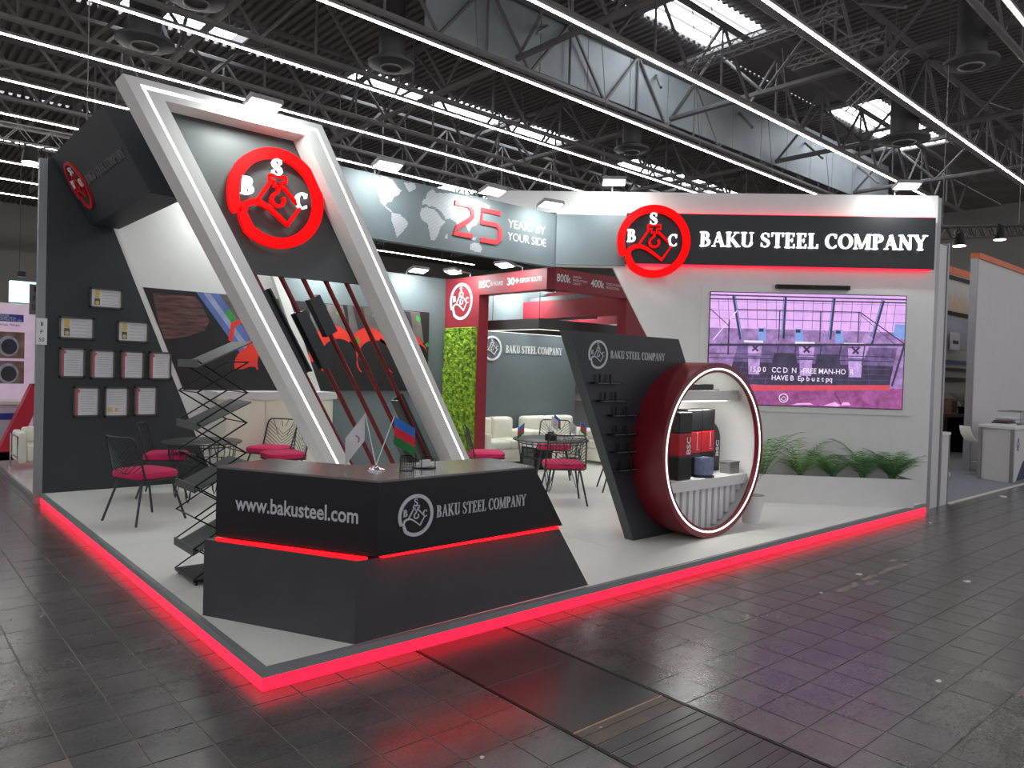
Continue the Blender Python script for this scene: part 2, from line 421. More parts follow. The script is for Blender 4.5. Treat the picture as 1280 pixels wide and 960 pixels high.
# ------------------------------------------------------------------ back wall of the stand
F1 = FRONT(BW)
wb = obj('wall_back', MB().prism(F1, [(2.6, ZP), (10, ZP), (10, 3.57), (2.6, 3.57)], -.12, 0), slate, label='slate grey back wall of the stand', kind='structure')
sl = lambda z: 2.27 - .4 * (z - ZP)
obj('white_panel', MB().prism(F1, [(sl(ZP) - .5, ZP), (4.3, ZP), (4.3 - .394 * (4.45 - ZP), 4.45), (.2, 4.45)], -.05, .03), white_paint, wb, label='white slanted wall panel')
obj('slanted_rib', MB().prism(F1, [(4.27, ZP), (4.42, ZP), (4.42 - .394 * (3.57 - ZP), 3.57), (4.27 - .394 * (3.57 - ZP), 3.57)], .03, .12), white_paint, wb, label='white slanted rib')
F1p = FRONT(BW - .10)
cp = obj('certificate_panel', MB().prism(F1p, [(0.02, ZP), (sl(ZP) - .06, ZP), (sl(4.48) - .06, 4.48), (0.02, 4.48)], -.08, 0), charcoal, wb, label='charcoal slanted panel holding the certificates')
obj('panel_edge', MB().prism(F1p, [(sl(ZP) - .06, ZP), (sl(ZP), ZP), (sl(4.48), 4.48), (sl(4.48) - .06, 4.48)], -.08, -.012), white_paint, wb, label='white slanted panel edge')
obj('corner_profile', MB().box(-.07, .018, BW - .1, BW + .02, 0, 4.45), alu_dark, wb, label='grey upright corner profile')
# left low white cabinet under the mural
sb = thing('sideboard', 'low white and cream cabinet under the pipe mural', 'cabinet', (3, 6.95, ZP))
obj('cabinet_body', MB().box(2.25, 3.95, 6.74, 7.14, ZP, 1.36), cream_paint, sb)
obj('cabinet_top', MB().box(2.1, 4.0, 6.70, 7.15, 1.36, 1.47), white_paint, sb)
for i in range(3): obj('cabinet_door', MB().box(2.28 + i * .555, 2.28 + i * .555 + .54, 6.728, 6.74, ZP + .06, 1.33), cream_paint, sb)

# ---- the mural of steel pipes (a flat print on thin board)
mu = thing('pipe_mural', 'long dark photo mural of steel pipes with red ends on the back wall', 'mural', (3.6, BW - .04, 1.48))
Fm = FRONT(BW - .035)
ms = [mat('mural_%d' % i, c, .55, vary=v, vscale=sc) for i, (c, v, sc) in enumerate((
    ((30, 26, 30), .2, 3), ((104, 66, 64), .45, 9), ((86, 108, 170), .2, 3), ((226, 52, 34), .12, 4), ((18, 18, 22), .1, 3), ((60, 150, 60), .1, 5), ((96, 88, 88), .3, 5), ((150, 158, 190), .15, 5), ((46, 40, 44), .2, 4)))]
b = MB(); ml = 1.16
b.prism(Fm, [(sl(1.48) + .04, 1.48), (6.06, 1.48), (6.06, 2.92), (sl(2.92) + .04, 2.92)], -.005, 0)
def ml_(k, poly, d):
    b.cur = k; b.flat(Fm, poly, d)
ml_(1, [(1.32, 2.85), (1.9, 2.85), (2.0, 2.74), (2.12, 2.5), (2.05, 2.36), (1.8, 2.26), (1.5, 2.2), (1.42, 2.4)], .001)
ml_(2, [(1.92, 2.915), (2.25, 2.915), (3.0, 1.95), (2.66, 1.95)], .0012)
ml_(7, [(2.02, 2.915), (2.12, 2.915), (2.86, 1.97), (2.76, 1.97)], .0015)
ml_(6, [(2.25, 2.915), (2.6, 2.915), (3.1, 2.2), (3.0, 1.95)], .0013)
ml_(3, ell(2.78, 1.86, .28, .3, 200, 20, 12), .0016)
ml_(5, [(2.34, 2.66), (2.42, 2.70), (2.52, 2.55), (2.44, 2.5)], .0018)
ml_(3, [(2.44, 2.5), (2.62, 2.6), (2.66, 2.56), (2.5, 2.44), (2.46, 2.2), (2.40, 2.24)], .0018)
for i, (cx, cy, r) in enumerate(((3.2, 1.94, .36), (4.23, 2.04, .34), (4.91, 2.06, .33), (5.43, 2.10, .30), (5.8, 2.14, .22))):
    e = .0001 * i
    ml_(6, [(cx - r * 1.3, cy + r * .5), (cx + r * .7, cy + r), (cx + r * .2, 2.91), (cx - r * 1.6, 2.91)], .002 + e)
    ml_(8, [(cx - r * .9, cy + r * 1.3), (cx - r * .3, cy + r * 1.3), (cx - r * .7, 2.9), (cx - r * 1.3, 2.9)], .0021 + e)
    ml_(3, [(cx + r * 1.25 * math.cos(math.radians(g)) - .1, cy + r * 1.55 * math.sin(math.radians(g))) for g in range(-10, 200, 10)], .0024 + e)
    ml_(3, ell(cx, cy, r * 1.06, r * 1.1, 0, 360, 24)[:-1], .0025 + e)
    ml_(4, ell(cx + .02, cy - .03, r, r, 0, 360, 24)[:-1], .0027 + e)
    ml_(5, [(cx + r * .8, cy + r * .9), (cx + r * 1.1, cy + r * 1.05), (cx + r * 1.2, cy + r * .75), (cx + r * .95, cy + r * .65)], .0029 + e)
    ml_(5, [(cx - r * .1, 2.86), (cx + r * .3, 2.8), (cx + r * .2, 2.72), (cx - r * .15, 2.76)], .0029 + e)
ml_(4, [(2.0, 1.481), (6.059, 1.481), (6.059, 1.8), (2.3, 1.8)], .0036)
mm = ms[1]; nt_ = mm.node_tree                                   # rusty streaks that fade into the dark background
nz_ = [n for n in nt_.nodes if n.type == 'TEX_NOISE'][0]; mp_ = nt_.nodes.new('ShaderNodeMapping'); mp_.inputs['Scale'].default_value = (.6, 1, 4.5)
tc_ = [n for n in nt_.nodes if n.type == 'TEX_COORD'][0]; nt_.links.new(tc_.outputs['Object'], mp_.inputs[0]); nt_.links.new(mp_.outputs[0], nz_.inputs['Vector']); nz_.inputs['Scale'].default_value = 6
rp_ = [n for n in nt_.nodes if n.type == 'VALTORGB'][0]; rp_.color_ramp.elements[0].color = rgb(34, 28, 32); rp_.color_ramp.elements[1].color = rgb(118, 78, 74)
obj('print', b, ms, mu)

# ---- certificates in frames
framem = mat('certificate_frame', (84, 82, 76), .35, metal=.4, vary=.1)
paper = mat('certificate_paper', (206, 208, 212), .5, vary=.03)
goldm = mat('certificate_gold', (206, 176, 70), .5, vary=.1)
redstripe = mat('certificate_red', (176, 44, 56), .5, vary=.05)
inkm = mat('certificate_ink', (150, 152, 160), .6, vary=.1); inkd = mat('certificate_seal', (52, 48, 40), .6, vary=.1)
glassm = mat('frame_glass', (255, 255, 255), .03, vary=0, alpha=.10)
certs = [('L', .52, .92, 2.58, 2.85, 'landscape framed certificate with gold ribbon, topmost on the charcoal panel'),
 ('L', .17, .58, 2.15, 2.44, 'landscape framed certificate with gold ribbon, left of the second row'),
 ('L', .86, 1.26, 2.14, 2.43, 'landscape framed certificate with gold ribbon, right of the second row'),
 ('P', .18, .48, 1.64, 2.03, 'upright framed certificate with red margin, first of the row of four'),
 ('P', .54, .84, 1.63, 2.02, 'upright framed certificate with red margin, second of the row of four'),
 ('P', .91, 1.21, 1.63, 2.02, 'upright framed certificate with red margin, third of the row of four'),
 ('P', 1.27, 1.57, 1.63, 2.02, 'upright framed certificate with red margin, last of the row of four by the slanted edge'),
 ('P', .35, .66, 1.12, 1.52, 'upright framed certificate with red margin, left of the bottom row of three'),
 ('G', .72, 1.02, 1.11, 1.52, 'upright framed certificate with yellow seals, middle of the bottom row'),
 ('P', 1.09, 1.39, 1.12, 1.53, 'upright framed certificate with red margin, right of the bottom row of three')]
Fc = FRONT(BW - .102)
for kd, x0, x1, z0, z1, lab in certs:
    t = thing('framed_certificate', lab, 'certificate', ((x0 + x1) / 2, BW - .1, z0), group='framed certificates on the charcoal panel')
    w = .022
    obj('frame', MB().fbox(Fc, x0, x1, z0, z0 + w, 0, .025).fbox(Fc, x0, x1, z1 - w, z1, 0, .025).fbox(Fc, x0, x0 + w, z0, z1, 0, .025).fbox(Fc, x1 - w, x1, z0, z1, 0, .025), framem, t)
    p = obj('paper', MB().fbox(Fc, x0 + w, x1 - w, z0 + w, z1 - w, .0, .008), paper, t)
    X0, X1, Z0, Z1 = x0 + w, x1 - w, z0 + w, z1 - w; ww, hh = X1 - X0, Z1 - Z0
    b = MB()
    if kd == 'L':
        b.flat(Fc, [(X0 + .04, Z1 - .003), (X0 + .10, Z1 - .003), (X0 + .10, Z0 + hh * .5), (X0 + .04, Z0 + hh * .5)], .009); b.flat(Fc, ell(X0 + .07, Z0 + hh * .22, .026, .026, 0, 360, 12)[:-1], .0095)
        obj('gold_ribbon', b, goldm, p); obj('seal', MB().flat(Fc, [(X0 + .037, Z0 + .02), (X0 + .103, Z0 + .02), (X0 + .103, Z0 + hh * .48), (X0 + .037, Z0 + hh * .48)], .0088), inkd, p)
        lx = X0 + .13
    elif kd == 'P':
        b.flat(Fc, [(X0, Z0), (X0 + .035, Z0), (X0 + .035, Z1), (X0, Z1)], .009); b.flat(Fc, ell(X0 + .035, Z1 - .035, .022, .022, 0, 360, 12)[:-1], .0092); obj('red_margin', b, redstripe, p); lx = X0 + .06
    else:
        b.flat(Fc, [(X0 + .02, Z0 + .05), (X0 + .08, Z0 + .05), (X0 + .08, Z0 + .11), (X0 + .02, Z0 + .11)], .009); b.flat(Fc, [(X0 + .11, Z0 + .05), (X0 + .15, Z0 + .05), (X0 + .15, Z0 + .1), (X0 + .11, Z0 + .1)], .009); obj('yellow_seal', b, goldm, p); lx = X0 + .03
    b = MB(); n = 9 if kd != 'L' else 5
    for i in range(n):
        zz = Z1 - hh * (.12 + .72 * i / (n - 1))
        if kd == 'G' and zz < Z0 + .13: break
        b.flat(Fc, [(lx, zz), (X1 - .02 - random.random() * .05, zz), (X1 - .02 - random.random() * .05, zz - .006), (lx, zz - .006)], .0095)
    obj('print_lines', b, inkm, p)
    obj('glass', MB().flat(Fc, [(X0, Z0), (X1, Z0), (X1, Z1), (X0, Z1)], .016), glassm, t)

# ------------------------------------------------------------------ diagonal wall with the screen
wr = obj('wall_right', MB().prism(TVW, [(0, ZP), (0, 4.63), (-6.6, 4.62), (-6.6, 4.3), (-5.54, 4.3), (-5.54, 3.5), (-4.67, 3.5), (-2.86, ZP)], -.14, 0), white_paint, label='white diagonal wall carrying the company sign and the big screen', kind='structure')
obj('wall_edge_profile', MB().prism(TVW, [(0, 0), (.05, 0), (.05, 4.6), (0, 4.6)], -.14, .0), alu, wr)
obj('grey_cladding', MB().prism(TVW, [(-5.53, 3.52), (-4.5, 3.52), (-4.5, 4.27), (-5.53, 4.27)], 0, .03), slate, wr, label='slate grey cladding beside the sign')
# ------------------------------------------------------------------ main company sign on the diagonal wall
sg = thing('company_sign', 'long black sign with white letters BAKU STEEL COMPANY and red emblem', 'sign', tuple(TVW(-2.3, 3.54, .03)))
obj('sign_board', MB().fbox(TVW, -4.5, -.07, 3.545, 4.29, .05, .10), sign_black, sg)
obj('mounting_rail', MB().fbox(TVW, -4.4, -.15, 3.6, 4.24, 0, .05), black_metal, sg)
obj('red_glow_strip', MB().fbox(TVW, -4.45, -.1, 4.285, 4.300, .02, .08), ledred, sg); obj('red_glow_strip', MB().fbox(TVW, -4.45, -.1, 3.525, 3.545, .02, .085), ledred, sg)
serif(TVW, 'BAKU STEEL COMPANY', -3.43, 3.815, 3.24, .215, signwhite, sg, .10, .135)
emblem(TVW, -4.1, 3.865, .535, signred, signwhite, sg, .13, .18)

# ------------------------------------------------------------------ LED screen
tv = thing('video_wall', 'large screen glowing pink and violet with a factory scene', 'screen', tuple(TVW(-1.8, 1.5, .03)))
sx0, sx1, sz0, sz1 = -3.22, -.415, 1.51, 3.155
obj('screen_frame', MB().fbox(TVW, sx0 - .13, sx1 + .13, sz0 - .1, sz1 + .08, 0, .02), white_paint, tv)
obj('bezel', MB().fbox(TVW, sx0 - .01, sx1 + .01, sz0 - .01, sz1 + .01, 0, .035), black_metal, tv)
E_ = .74
def em(n, c, s=1.0):
    m = mat('screen_' + n, (10, 10, 12), .35, emit=E_ * s, ecol=c, vary=0)
    nt = m.node_tree; tc = nt.nodes.new('ShaderNodeTexCoord'); nz = nt.nodes.new('ShaderNodeTexNoise'); nz.inputs['Scale'].default_value = 7; nz.inputs['Detail'].default_value = 9; nz.inputs['Roughness'].default_value = .7
    r = nt.nodes.new('ShaderNodeValToRGB'); v = .55 if n in ('dark', 'floor', 'wall', 'mid', 'cab') else .12; k = rgb(*c)
    r.color_ramp.elements[0].position = .3; r.color_ramp.elements[1].position = .7
    r.color_ramp.elements[0].color = tuple(x * (1 - v) for x in k[:3]) + (1,); r.color_ramp.elements[1].color = tuple(min(1, x * (1 + v * 1.3)) for x in k[:3]) + (1,)
    nt.links.new(tc.outputs['Object'], nz.inputs['Vector']); nt.links.new(nz.outputs['Fac'], r.inputs[0]); nt.links.new(r.outputs[0], nt.nodes['Principled BSDF'].inputs['Emission Color'])
    return m
sc_m = [em('pink', (226, 176, 250), 1.0), em('wall', (150, 116, 172)), em('dark', (58, 48, 74)), em('floor', (146, 74, 132)), em('red', (214, 74, 92)), em('white', (236, 224, 250)), em('blue', (126, 158, 222)), em('cab', (176, 142, 204)), em('mid', (104, 84, 132)), em('hi', (240, 176, 236))]
Fs = Fr(TVW(sx0, sz1, .036), TVW.X, Vector((0, 0, -1)), TVW.N)
SW, SH = sx1 - sx0, sz1 - sz0
b = MB()
class FsN:
    def __call__(s, x, y, d=0): return Fs(x * SW, y * SH, d)
FN = FsN()
def scr(k, poly, d): b.cur = k; b.quad(*[FN(x, y, d) for x, y in poly])
def bar(k, a, c, w, d=.003):
    dx, dy = (c[0] - a[0]) * SW, (c[1] - a[1]) * SH; l = math.hypot(dx, dy); nx, ny = -dy / l * w / 2 / SW, dx / l * w / 2 / SH
    scr(k, [(a[0] + nx, a[1] + ny), (c[0] + nx, c[1] + ny), (c[0] - nx, c[1] - ny), (a[0] - nx, a[1] - ny)], d)
scr(0, [(0, 0), (1, 0), (1, .32), (0, .32)], 0); scr(1, [(0, .32), (1, .32), (1, .46), (0, .46)], 0)
scr(8, [(0, .46), (1, .46), (1, .62), (0, .62)], 0); scr(2, [(0, .62), (1, .62), (1, .82), (0, .82)], 0); scr(3, [(0, .82), (1, .82), (1, 1), (0, 1)], 0)
scr(1, [(0, .46), (.15, .46), (.1, .82), (0, .82)], .0005); scr(1, [(.97, .42), (1, .42), (1, .82), (.93, .82)], .0005)
scr(4, [(.1, .835), (.935, .79), (.935, .835), (.1, .885)], .001)
for x in (.04, .09, .19, .24, .29, .34, .43, .48, .53, .58, .68, .73, .78, .83, .91, .95): bar(2, (x, .05), (x + (x - .5) * -.03, .31), .006, .001)
for y in (.08, .16, .235): bar(8, (0, y), (1, y), .006, .0012)
bar(2, (0, .025), (1, .03), .02); bar(2, (0, .06), (1, .058), .02)
for a, c in (((.12, .03), (.165, .42)), ((.385, .03), (.38, .4)), ((.635, .03), (.62, .4)), ((.885, .04), (.83, .44))): bar(2, a, c, .05, .002)
for a, c in (((.125, .03), (.17, .42)), ((.38, .03), (.375, .4)), ((.63, .03), (.615, .4)), ((.88, .04), (.825, .44))): bar(6, a, c, .014, .0025)
bar(2, (.14, .15), (.77, .15), .014); bar(8, (.14, .235), (.77, .235), .012)
for x in (.36, .57, .765): bar(2, (x, .15), (x, .42), .016)
bar(5, (.14, .16), (.02, .43), .012); bar(2, (.77, .15), (1, .42), .016); bar(2, (.1, .24), (.1, .56), .02); bar(2, (0, .15), (.1, .3), .012)
for x in (.25, .44, .645):
    scr(6, [(x, .31), (x + .04, .31), (x + .045, .425), (x + .005, .425)], .003); scr(2, [(x + .005, .318), (x + .03, .318), (x + .03, .345), (x + .005, .345)], .0033)
for x, w in ((.2, .075), (.465, .08), (.715, .085)):
    scr(7, [(x, .47), (x + w, .47), (x + w - .004, .56), (x + .004, .56)], .002); scr(7, [(x + .005, .58), (x + w * .9, .58), (x + w * .85, .73), (x + .01, .73)], .002)
    bar(2, (x + .02, .46), (x + .055, .52), .03, .003); bar(2, (x + .06, .46), (x + .025, .52), .03, .003)
    scr(5, [(x - .02, .425), (x + .08, .425), (x + .08, .445), (x - .02, .445)], .0026)
for x in (.34, .56): scr(2, [(x, .53), (x + .11, .53), (x + .12, .62), (x - .01, .62)], .002)
for x in (.36, .45, .58, .68, .8): bar(2, (x, .45), (x - .01, .62), .016)
for y in (.55, .59): bar(2, (.0, y), (.95, y - .01), .012)
for x in (.18, .25, .32, .42, .52, .62, .72, .82): bar(8, (x, .63), (x - .05 + x * .08, .82), .005, .0015)
for y in (.67, .72, .77): bar(8, (.15, y), (.93, y - .02), .005, .0015)
bar(2, (0, .475), (1, .43), .035, .004); bar(2, (1, .43), (.945, .80), .03, .004); bar(2, (.77, .17), (.97, .45), .008, .0035)
scr(6, [(.95, .25), (1, .25), (1, .38), (.94, .36)], .002); scr(7, [(.80, .33), (.84, .38), (.80, .56), (.77, .5)], .0022)
scr(9, [(.44, .995), (.55, .985), (.53, .97), (.47, .975)], .002); scr(9, [(.6, .99), (.66, .955), (.69, .985), (.67, .995)], .002); scr(9, [(.69, .985), (.74, .98), (.73, .955), (.70, .955)], .002)
bar(2, (.655, .87), (.69, .97), .012); scr(3, [(.12, .9), (.6, .88), (.65, .96), (.3, .97)], .0006)
obj('picture', b, sc_m, tv)
sans('caption', TVW, '15,0 0   CC D  N  -FREE MAN-HO  R', sx0 + SW * .22, sz1 - SH * .715, SW * .53, SH * .055, sc_m[5], tv, d=.044, bold=.012)
sans('caption', TVW, 'HAVE B  Ep b u z t pq', sx0 + SW * .33, sz1 - SH * .79, SW * .31, SH * .06, sc_m[5], tv, d=.044, bold=.012)
mb = MB().ribbon(TVW, [(sx0 + SW * .395 + .062 * math.cos(g * .2618), sz1 - SH * .935 + .062 * math.sin(g * .2618)) for g in range(24)], .012, .040, .0405, True); obj('screen_emblem', mb, sc_m[5], tv)
mb = MB().ribbon(TVW, [(sx0 + SW * .38, sz1 - SH * .945), (sx0 + SW * .395, sz1 - SH * .92), (sx0 + SW * .41, sz1 - SH * .94), (sx0 + SW * .4, sz1 - SH * .96), (sx0 + SW * .38, sz1 - SH * .945)], .008, .040, .0405); obj('screen_emblem', mb, sc_m[5], tv)
# soundbar
t = thing('soundbar', 'slim black soundbar above the screen', 'speaker', tuple(TVW(-1.75, 3.22, .05)))
obj('soundbar_body', MB().fbox(TVW, -2.28, -1.23, 3.225, 3.285, .0, .09), black_metal, t); obj('grille', MB().fbox(TVW, -2.25, -1.26, 3.232, 3.278, .09, .094), mat('soundbar_grille', (12, 12, 13), .8, bump=.3, bscale=400), t)
obj('sensor', MB().fbox(TVW, -1.77, -1.74, 3.25, 3.262, .094, .096), darkgrey, t)

# ------------------------------------------------------------------ map beam
bm_ = thing('map_beam', 'grey overhead beam printed with a dotted world map and 25 YEARS BY YOUR SIDE', 'banner', (4.3, 3.95, 3.48))
obj('beam_body', MB().box(2.45, 6.09, 3.91, 4.03, 3.48, 4.27), slate, bm_)
Fb = FRONT(3.909)
# continents rebuilt as rows of dots-wide dashes, so the halftone has real edges
conts = [
 [(2.80,4.16),(2.86,4.22),(2.97,4.25),(3.12,4.255),(3.20,4.24),(3.26,4.17),(3.33,4.13),(3.28,4.06),(3.22,4.03),(3.18,3.96),(3.12,3.95),(3.10,3.90),(3.17,3.87),(3.22,3.82),(3.14,3.86),(3.04,3.93),(3.00,4.02),(2.97,4.10),(2.88,4.14)],
 [(3.36,4.24),(3.52,4.26),(3.55,4.20),(3.44,4.13),(3.40,4.18)],
 [(3.20,3.83),(3.30,3.84),(3.42,3.77),(3.44,3.72),(3.38,3.64),(3.33,3.58),(3.28,3.53),(3.25,3.62),(3.20,3.72)],
 [(3.64,3.96),(3.72,3.99),(3.84,3.98),(3.92,3.92),(3.98,3.86),(4.03,3.85),(3.95,3.77),(3.92,3.68),(3.86,3.58),(3.80,3.57),(3.77,3.68),(3.74,3.78),(3.66,3.81),(3.61,3.87)],
 [(3.64,4.00),(3.65,4.06),(3.70,4.10),(3.72,4.17),(3.80,4.24),(3.86,4.20),(3.95,4.21),(4.10,4.24),(4.30,4.24),(4.55,4.22),(4.78,4.18),(4.74,4.12),(4.66,4.10),(4.62,4.02),(4.58,3.96),(4.54,3.88),(4.46,3.84),(4.42,3.76),(4.37,3.84),(4.31,3.86),(4.25,3.76),(4.20,3.86),(4.10,3.90),(4.03,3.88),(3.96,3.96),(3.88,4.00),(3.80,4.02),(3.76,4.00),(3.70,4.03)],
 [(4.40,3.72),(4.5,3.70),(4.56,3.72),(4.52,3.66),(4.44,3.68)],
 [(4.44,3.60),(4.52,3.64),(4.62,3.63),(4.66,3.57),(4.62,3.51),(4.54,3.52),(4.45,3.53)],
 [(4.03,3.67),(4.06,3.70),(4.07,3.63),(4.03,3.62)]]
def inside(x, y, P):
    r = False; j = len(P) - 1
    for i in range(len(P)):
        if (P[i][1] > y) != (P[j][1] > y) and x < (P[j][0] - P[i][0]) * (y - P[i][1]) / (P[j][1] - P[i][1]) + P[i][0]: r = not r
        j = i
    return r
ss = .0135
for nm, cs in (('north_america', conts[0:2]), ('south_america', conts[2:3]), ('africa', [conts[3], conts[7]]), ('eurasia', conts[4:6]), ('australia', conts[6:7])):
    b = MB()
    for P in cs:
        y = min(p[1] for p in P); 
        while y < max(p[1] for p in P):
            x = min(p[0] for p in P); run = None
            while x < max(p[0] for p in P) + ss:
                i_ = inside(x, y, P)
                if i_ and run is None: run = x
                if not i_ and run is not None: b.flat(Fb, [(run, y - ss * .36), (x, y - ss * .36), (x, y + ss * .36), (run, y + ss * .36)], .001); run = None
                x += ss
            y += ss
    obj('map_print', b, printgrey, bm_, kind='stuff')
rd = mat('numeral_red', (226, 52, 58), .45, vary=.03)
r2 = [(4.17, 4.12), (4.40, 4.12), (4.47, 4.05), (4.47, 3.98), (4.42, 3.93), (4.22, 3.80), (4.16, 3.72), (4.48, 3.715)]
obj('numeral', MB().ribbon(Fb, r2, .062, .0, .018), rd, bm_, label='red numeral 2'); 
r5 = [(4.97, 4.10), (4.63, 4.105), (4.63, 3.93), (4.90, 3.93), (4.97, 3.87), (4.97, 3.75), (4.90, 3.69), (4.62, 3.69)]
obj('numeral', MB().ribbon(Fb, r5, .062, .0, .018), rd, bm_, label='red numeral 5')
sans('slogan', Fb, 'YEARS BY', 5.12, 3.935, .73, .115, printwhite, bm_, d=.003, bold=.004); sans('slogan', Fb, 'YOUR SIDE', 5.12, 3.755, .75, .115, printwhite, bm_, d=.003, bold=.004)

# ------------------------------------------------------------------ leaning arch
SLP = .5765
ar = thing('leaning_arch', 'white leaning portal frame outlined with white light lines behind the counter', 'arch', (2.6, 3.6, ZP))
Fa = FRONT(3.47); AT = 4.54
xl = lambda z, o=0: .02 + SLP * (AT - z) + o
Wd, LWd, TB = 1.99, .28, .155
obj('leg', MB().prism(Fa, [(xl(ZP), ZP), (xl(ZP) + LWd, ZP), (xl(AT - TB) + LWd, AT - TB), (xl(AT - TB), AT - TB)], -.30, 0), white_paint, ar)
obj('leg', MB().prism(Fa, [(xl(ZP) + Wd - LWd, ZP), (xl(ZP) + Wd, ZP), (xl(AT - TB) + Wd, AT - TB), (xl(AT - TB) + Wd - LWd, AT - TB)], -.30, 0), white_paint, ar)
obj('top_bar', MB().prism(Fa, [(xl(AT - TB), AT - TB), (xl(AT - TB) + Wd, AT - TB), (xl(AT) + Wd, AT), (xl(AT), AT)], -.30, 0), white_paint, ar)
lo = .115; lw = .026
obj('light_line', MB().prism(Fa, [(xl(ZP) + lo, ZP), (xl(ZP) + lo + lw, ZP), (xl(AT - .07) + lo + lw, AT - .07), (xl(AT - .07) + lo, AT - .07)], 0, .003), ledwhite, ar)
obj('light_line', MB().prism(Fa, [(xl(ZP) + Wd - lo - lw + .03, ZP), (xl(ZP) + Wd - lo + .03, ZP), (xl(AT - .06) + Wd - lo + .03, AT - .06), (xl(AT - .06) + Wd - lo - lw + .03, AT - .06)], 0, .003), ledwhite, ar)
obj('light_line', MB().prism(Fa, [(xl(AT - .09) + lo, AT - .09), (xl(AT - .085) + Wd - lo + .02, AT - .085), (xl(AT - .06) + Wd - lo + .02, AT - .06), (xl(AT - .06) + lo, AT - .06)], 0, .0032), ledwhite, ar)
# hanging logo panel and its emblem
pn = thing('emblem_panel', 'dark grey slanted panel with large red emblem hung inside the leaning arch', 'sign', (1.8, 3.83, 2.87))
Fp = FRONT(3.79)
obj('panel_board', MB().prism(Fp, [(.38, 4.49), (2.24, 4.49), (3.12, 2.89), (1.18, 2.87)], -.07, 0), darkgrey, pn)
for q in ((.52, 4.2), (.72, 3.8)): obj('bracket', MB().fbox(Fp, q[0] - .1, q[0] + .02, q[1] - .02, q[1] + .005, .0, .02), alu, pn)
emblem(Fp, 1.615, 3.70, .54, signred, signwhite, pn, .07, .125, rw=.22)
# red rods with steel sections threaded on them
secm = mat('dark_steel_section', (52, 54, 56), .42, metal=.35, vary=.06)
def on_slope(x, z0, z1, z): return x + SLP * (2.87 - z)
rods = [1.44, 1.75, 2.02, 2.30, 2.57]
secs = {0: [(2.70, 1.80, 'u')], 1: [(2.5, 1.88, 'h')], 2: [(2.68, 2.27, 'b')], 3: [(1.02, .3, 'b')], 4: [(1.53, .13, 'l')]}
nth = ['first', 'second', 'third', 'fourth', 'fifth']
for i, x in enumerate(rods):
    t = thing('red_rod', nth[i] + ' dark red leaning rod from the left below the emblem panel', 'rod', (on_slope(x, 0, 0, ZP), 3.86, ZP), group='red rods below the emblem panel')
    obj('rod', MB().tube([(on_slope(x, 0, 0, ZP), 3.84, ZP), (on_slope(x, 0, 0, 2.9), 3.84, 2.9)], .028, 10), piperod, t, smooth=True)
    for z1, z0, kd in secs[i]:
        xa, xb = on_slope(x, 0, 0, z0), on_slope(x, 0, 0, z1)
        s = {'u': .085, 'h': .075, 'b': .075, 'l': .095}[kd]
        dirv = Vector((xb - xa, 0, z1 - z0)).normalized(); side = Vector((dirv.z, 0, -dirv.x)); back = Vector((0, 1, 0))
        def sec(poly, mb):
            lo_ = [Vector((xa, 3.84, z0)) + side * p + back * q for p, q in poly]; hi_ = [Vector((xb, 3.84, z1)) + side * p + back * q for p, q in poly]
            return mb.hexa(lo_, hi_)
        mb = MB(); h = s
        if kd == 'b': sec([(-h, -h * .8), (h, -h * .8), (h, h * .8), (-h, h * .8)], mb)
        elif kd == 'u': sec([(-h * .8, -h), (-h * .6, -h), (-h * .6, h), (-h * .8, h)], mb); sec([(-h * .6, -.03), (h * .6, -.03), (h * .6, 0.03), (-h * .6, .03)], mb); sec([(h * .6, -h), (h * .8, -h), (h * .8, h), (h * .6, h)], mb)
        elif kd == 'h': sec([(-h * .9, -h), (h * .9, -h), (h * .9, -h * .75), (-h * .9, -h * .75)], mb); sec([(-.025, -h * .75), (.025, -h * .75), (.025, h * .75), (-.025, h * .75)], mb); sec([(-h * .9, h * .75), (h * .9, h * .75), (h * .9, h), (-h * .9, h)], mb)
        else: sec([(-h, -h), (-h * .75, -h), (-h * .75, h * .8), (-h, h * .8)], mb); sec([(-h * .75, h * .55), (h, h * .55), (h, h * .8), (-h * .75, h * .8)], mb)
        obj('steel_section', mb, secm, t, label='dark steel section threaded on the rod')

# ------------------------------------------------------------------ black box sign beside the arch
bs = thing('box_sign', 'black slanted overhead box sign with red emblem facing the left aisle', 'sign', (.4, 5.8, 3.67))
q0 = [(.05, 4.48), (.40, 4.48), (.86, 3.67), (.52, 3.67)]
obj('box_body', MB().hexa([(x, 4.36, z) for x, z in q0], [(x, 7.06, z) for x, z in q0]), charcoal, bs)
Fx = Fr((.05, 7.06, 4.48), (0, -1, 0), (-.5, 0, .866), (-.866, 0, -.5))
FxY = Vector((.05 - .52, 0, .81)).normalized(); Fx = Fr((.285, 7.06, 4.075), (0, -1, 0), FxY, Vector((0, -1, 0)).cross(FxY))
emblem(Fx, .50, .0, .30, mat('box_emblem_red', (200, 36, 40), .4, vary=.05), printwhite, bs, .0, .03, rw=.12)
serif(Fx, 'BAKU STEEL COMPANY', .90, -.045, 1.68, .10, mat('box_letter', (104, 102, 104), .5), bs, .0, .012)
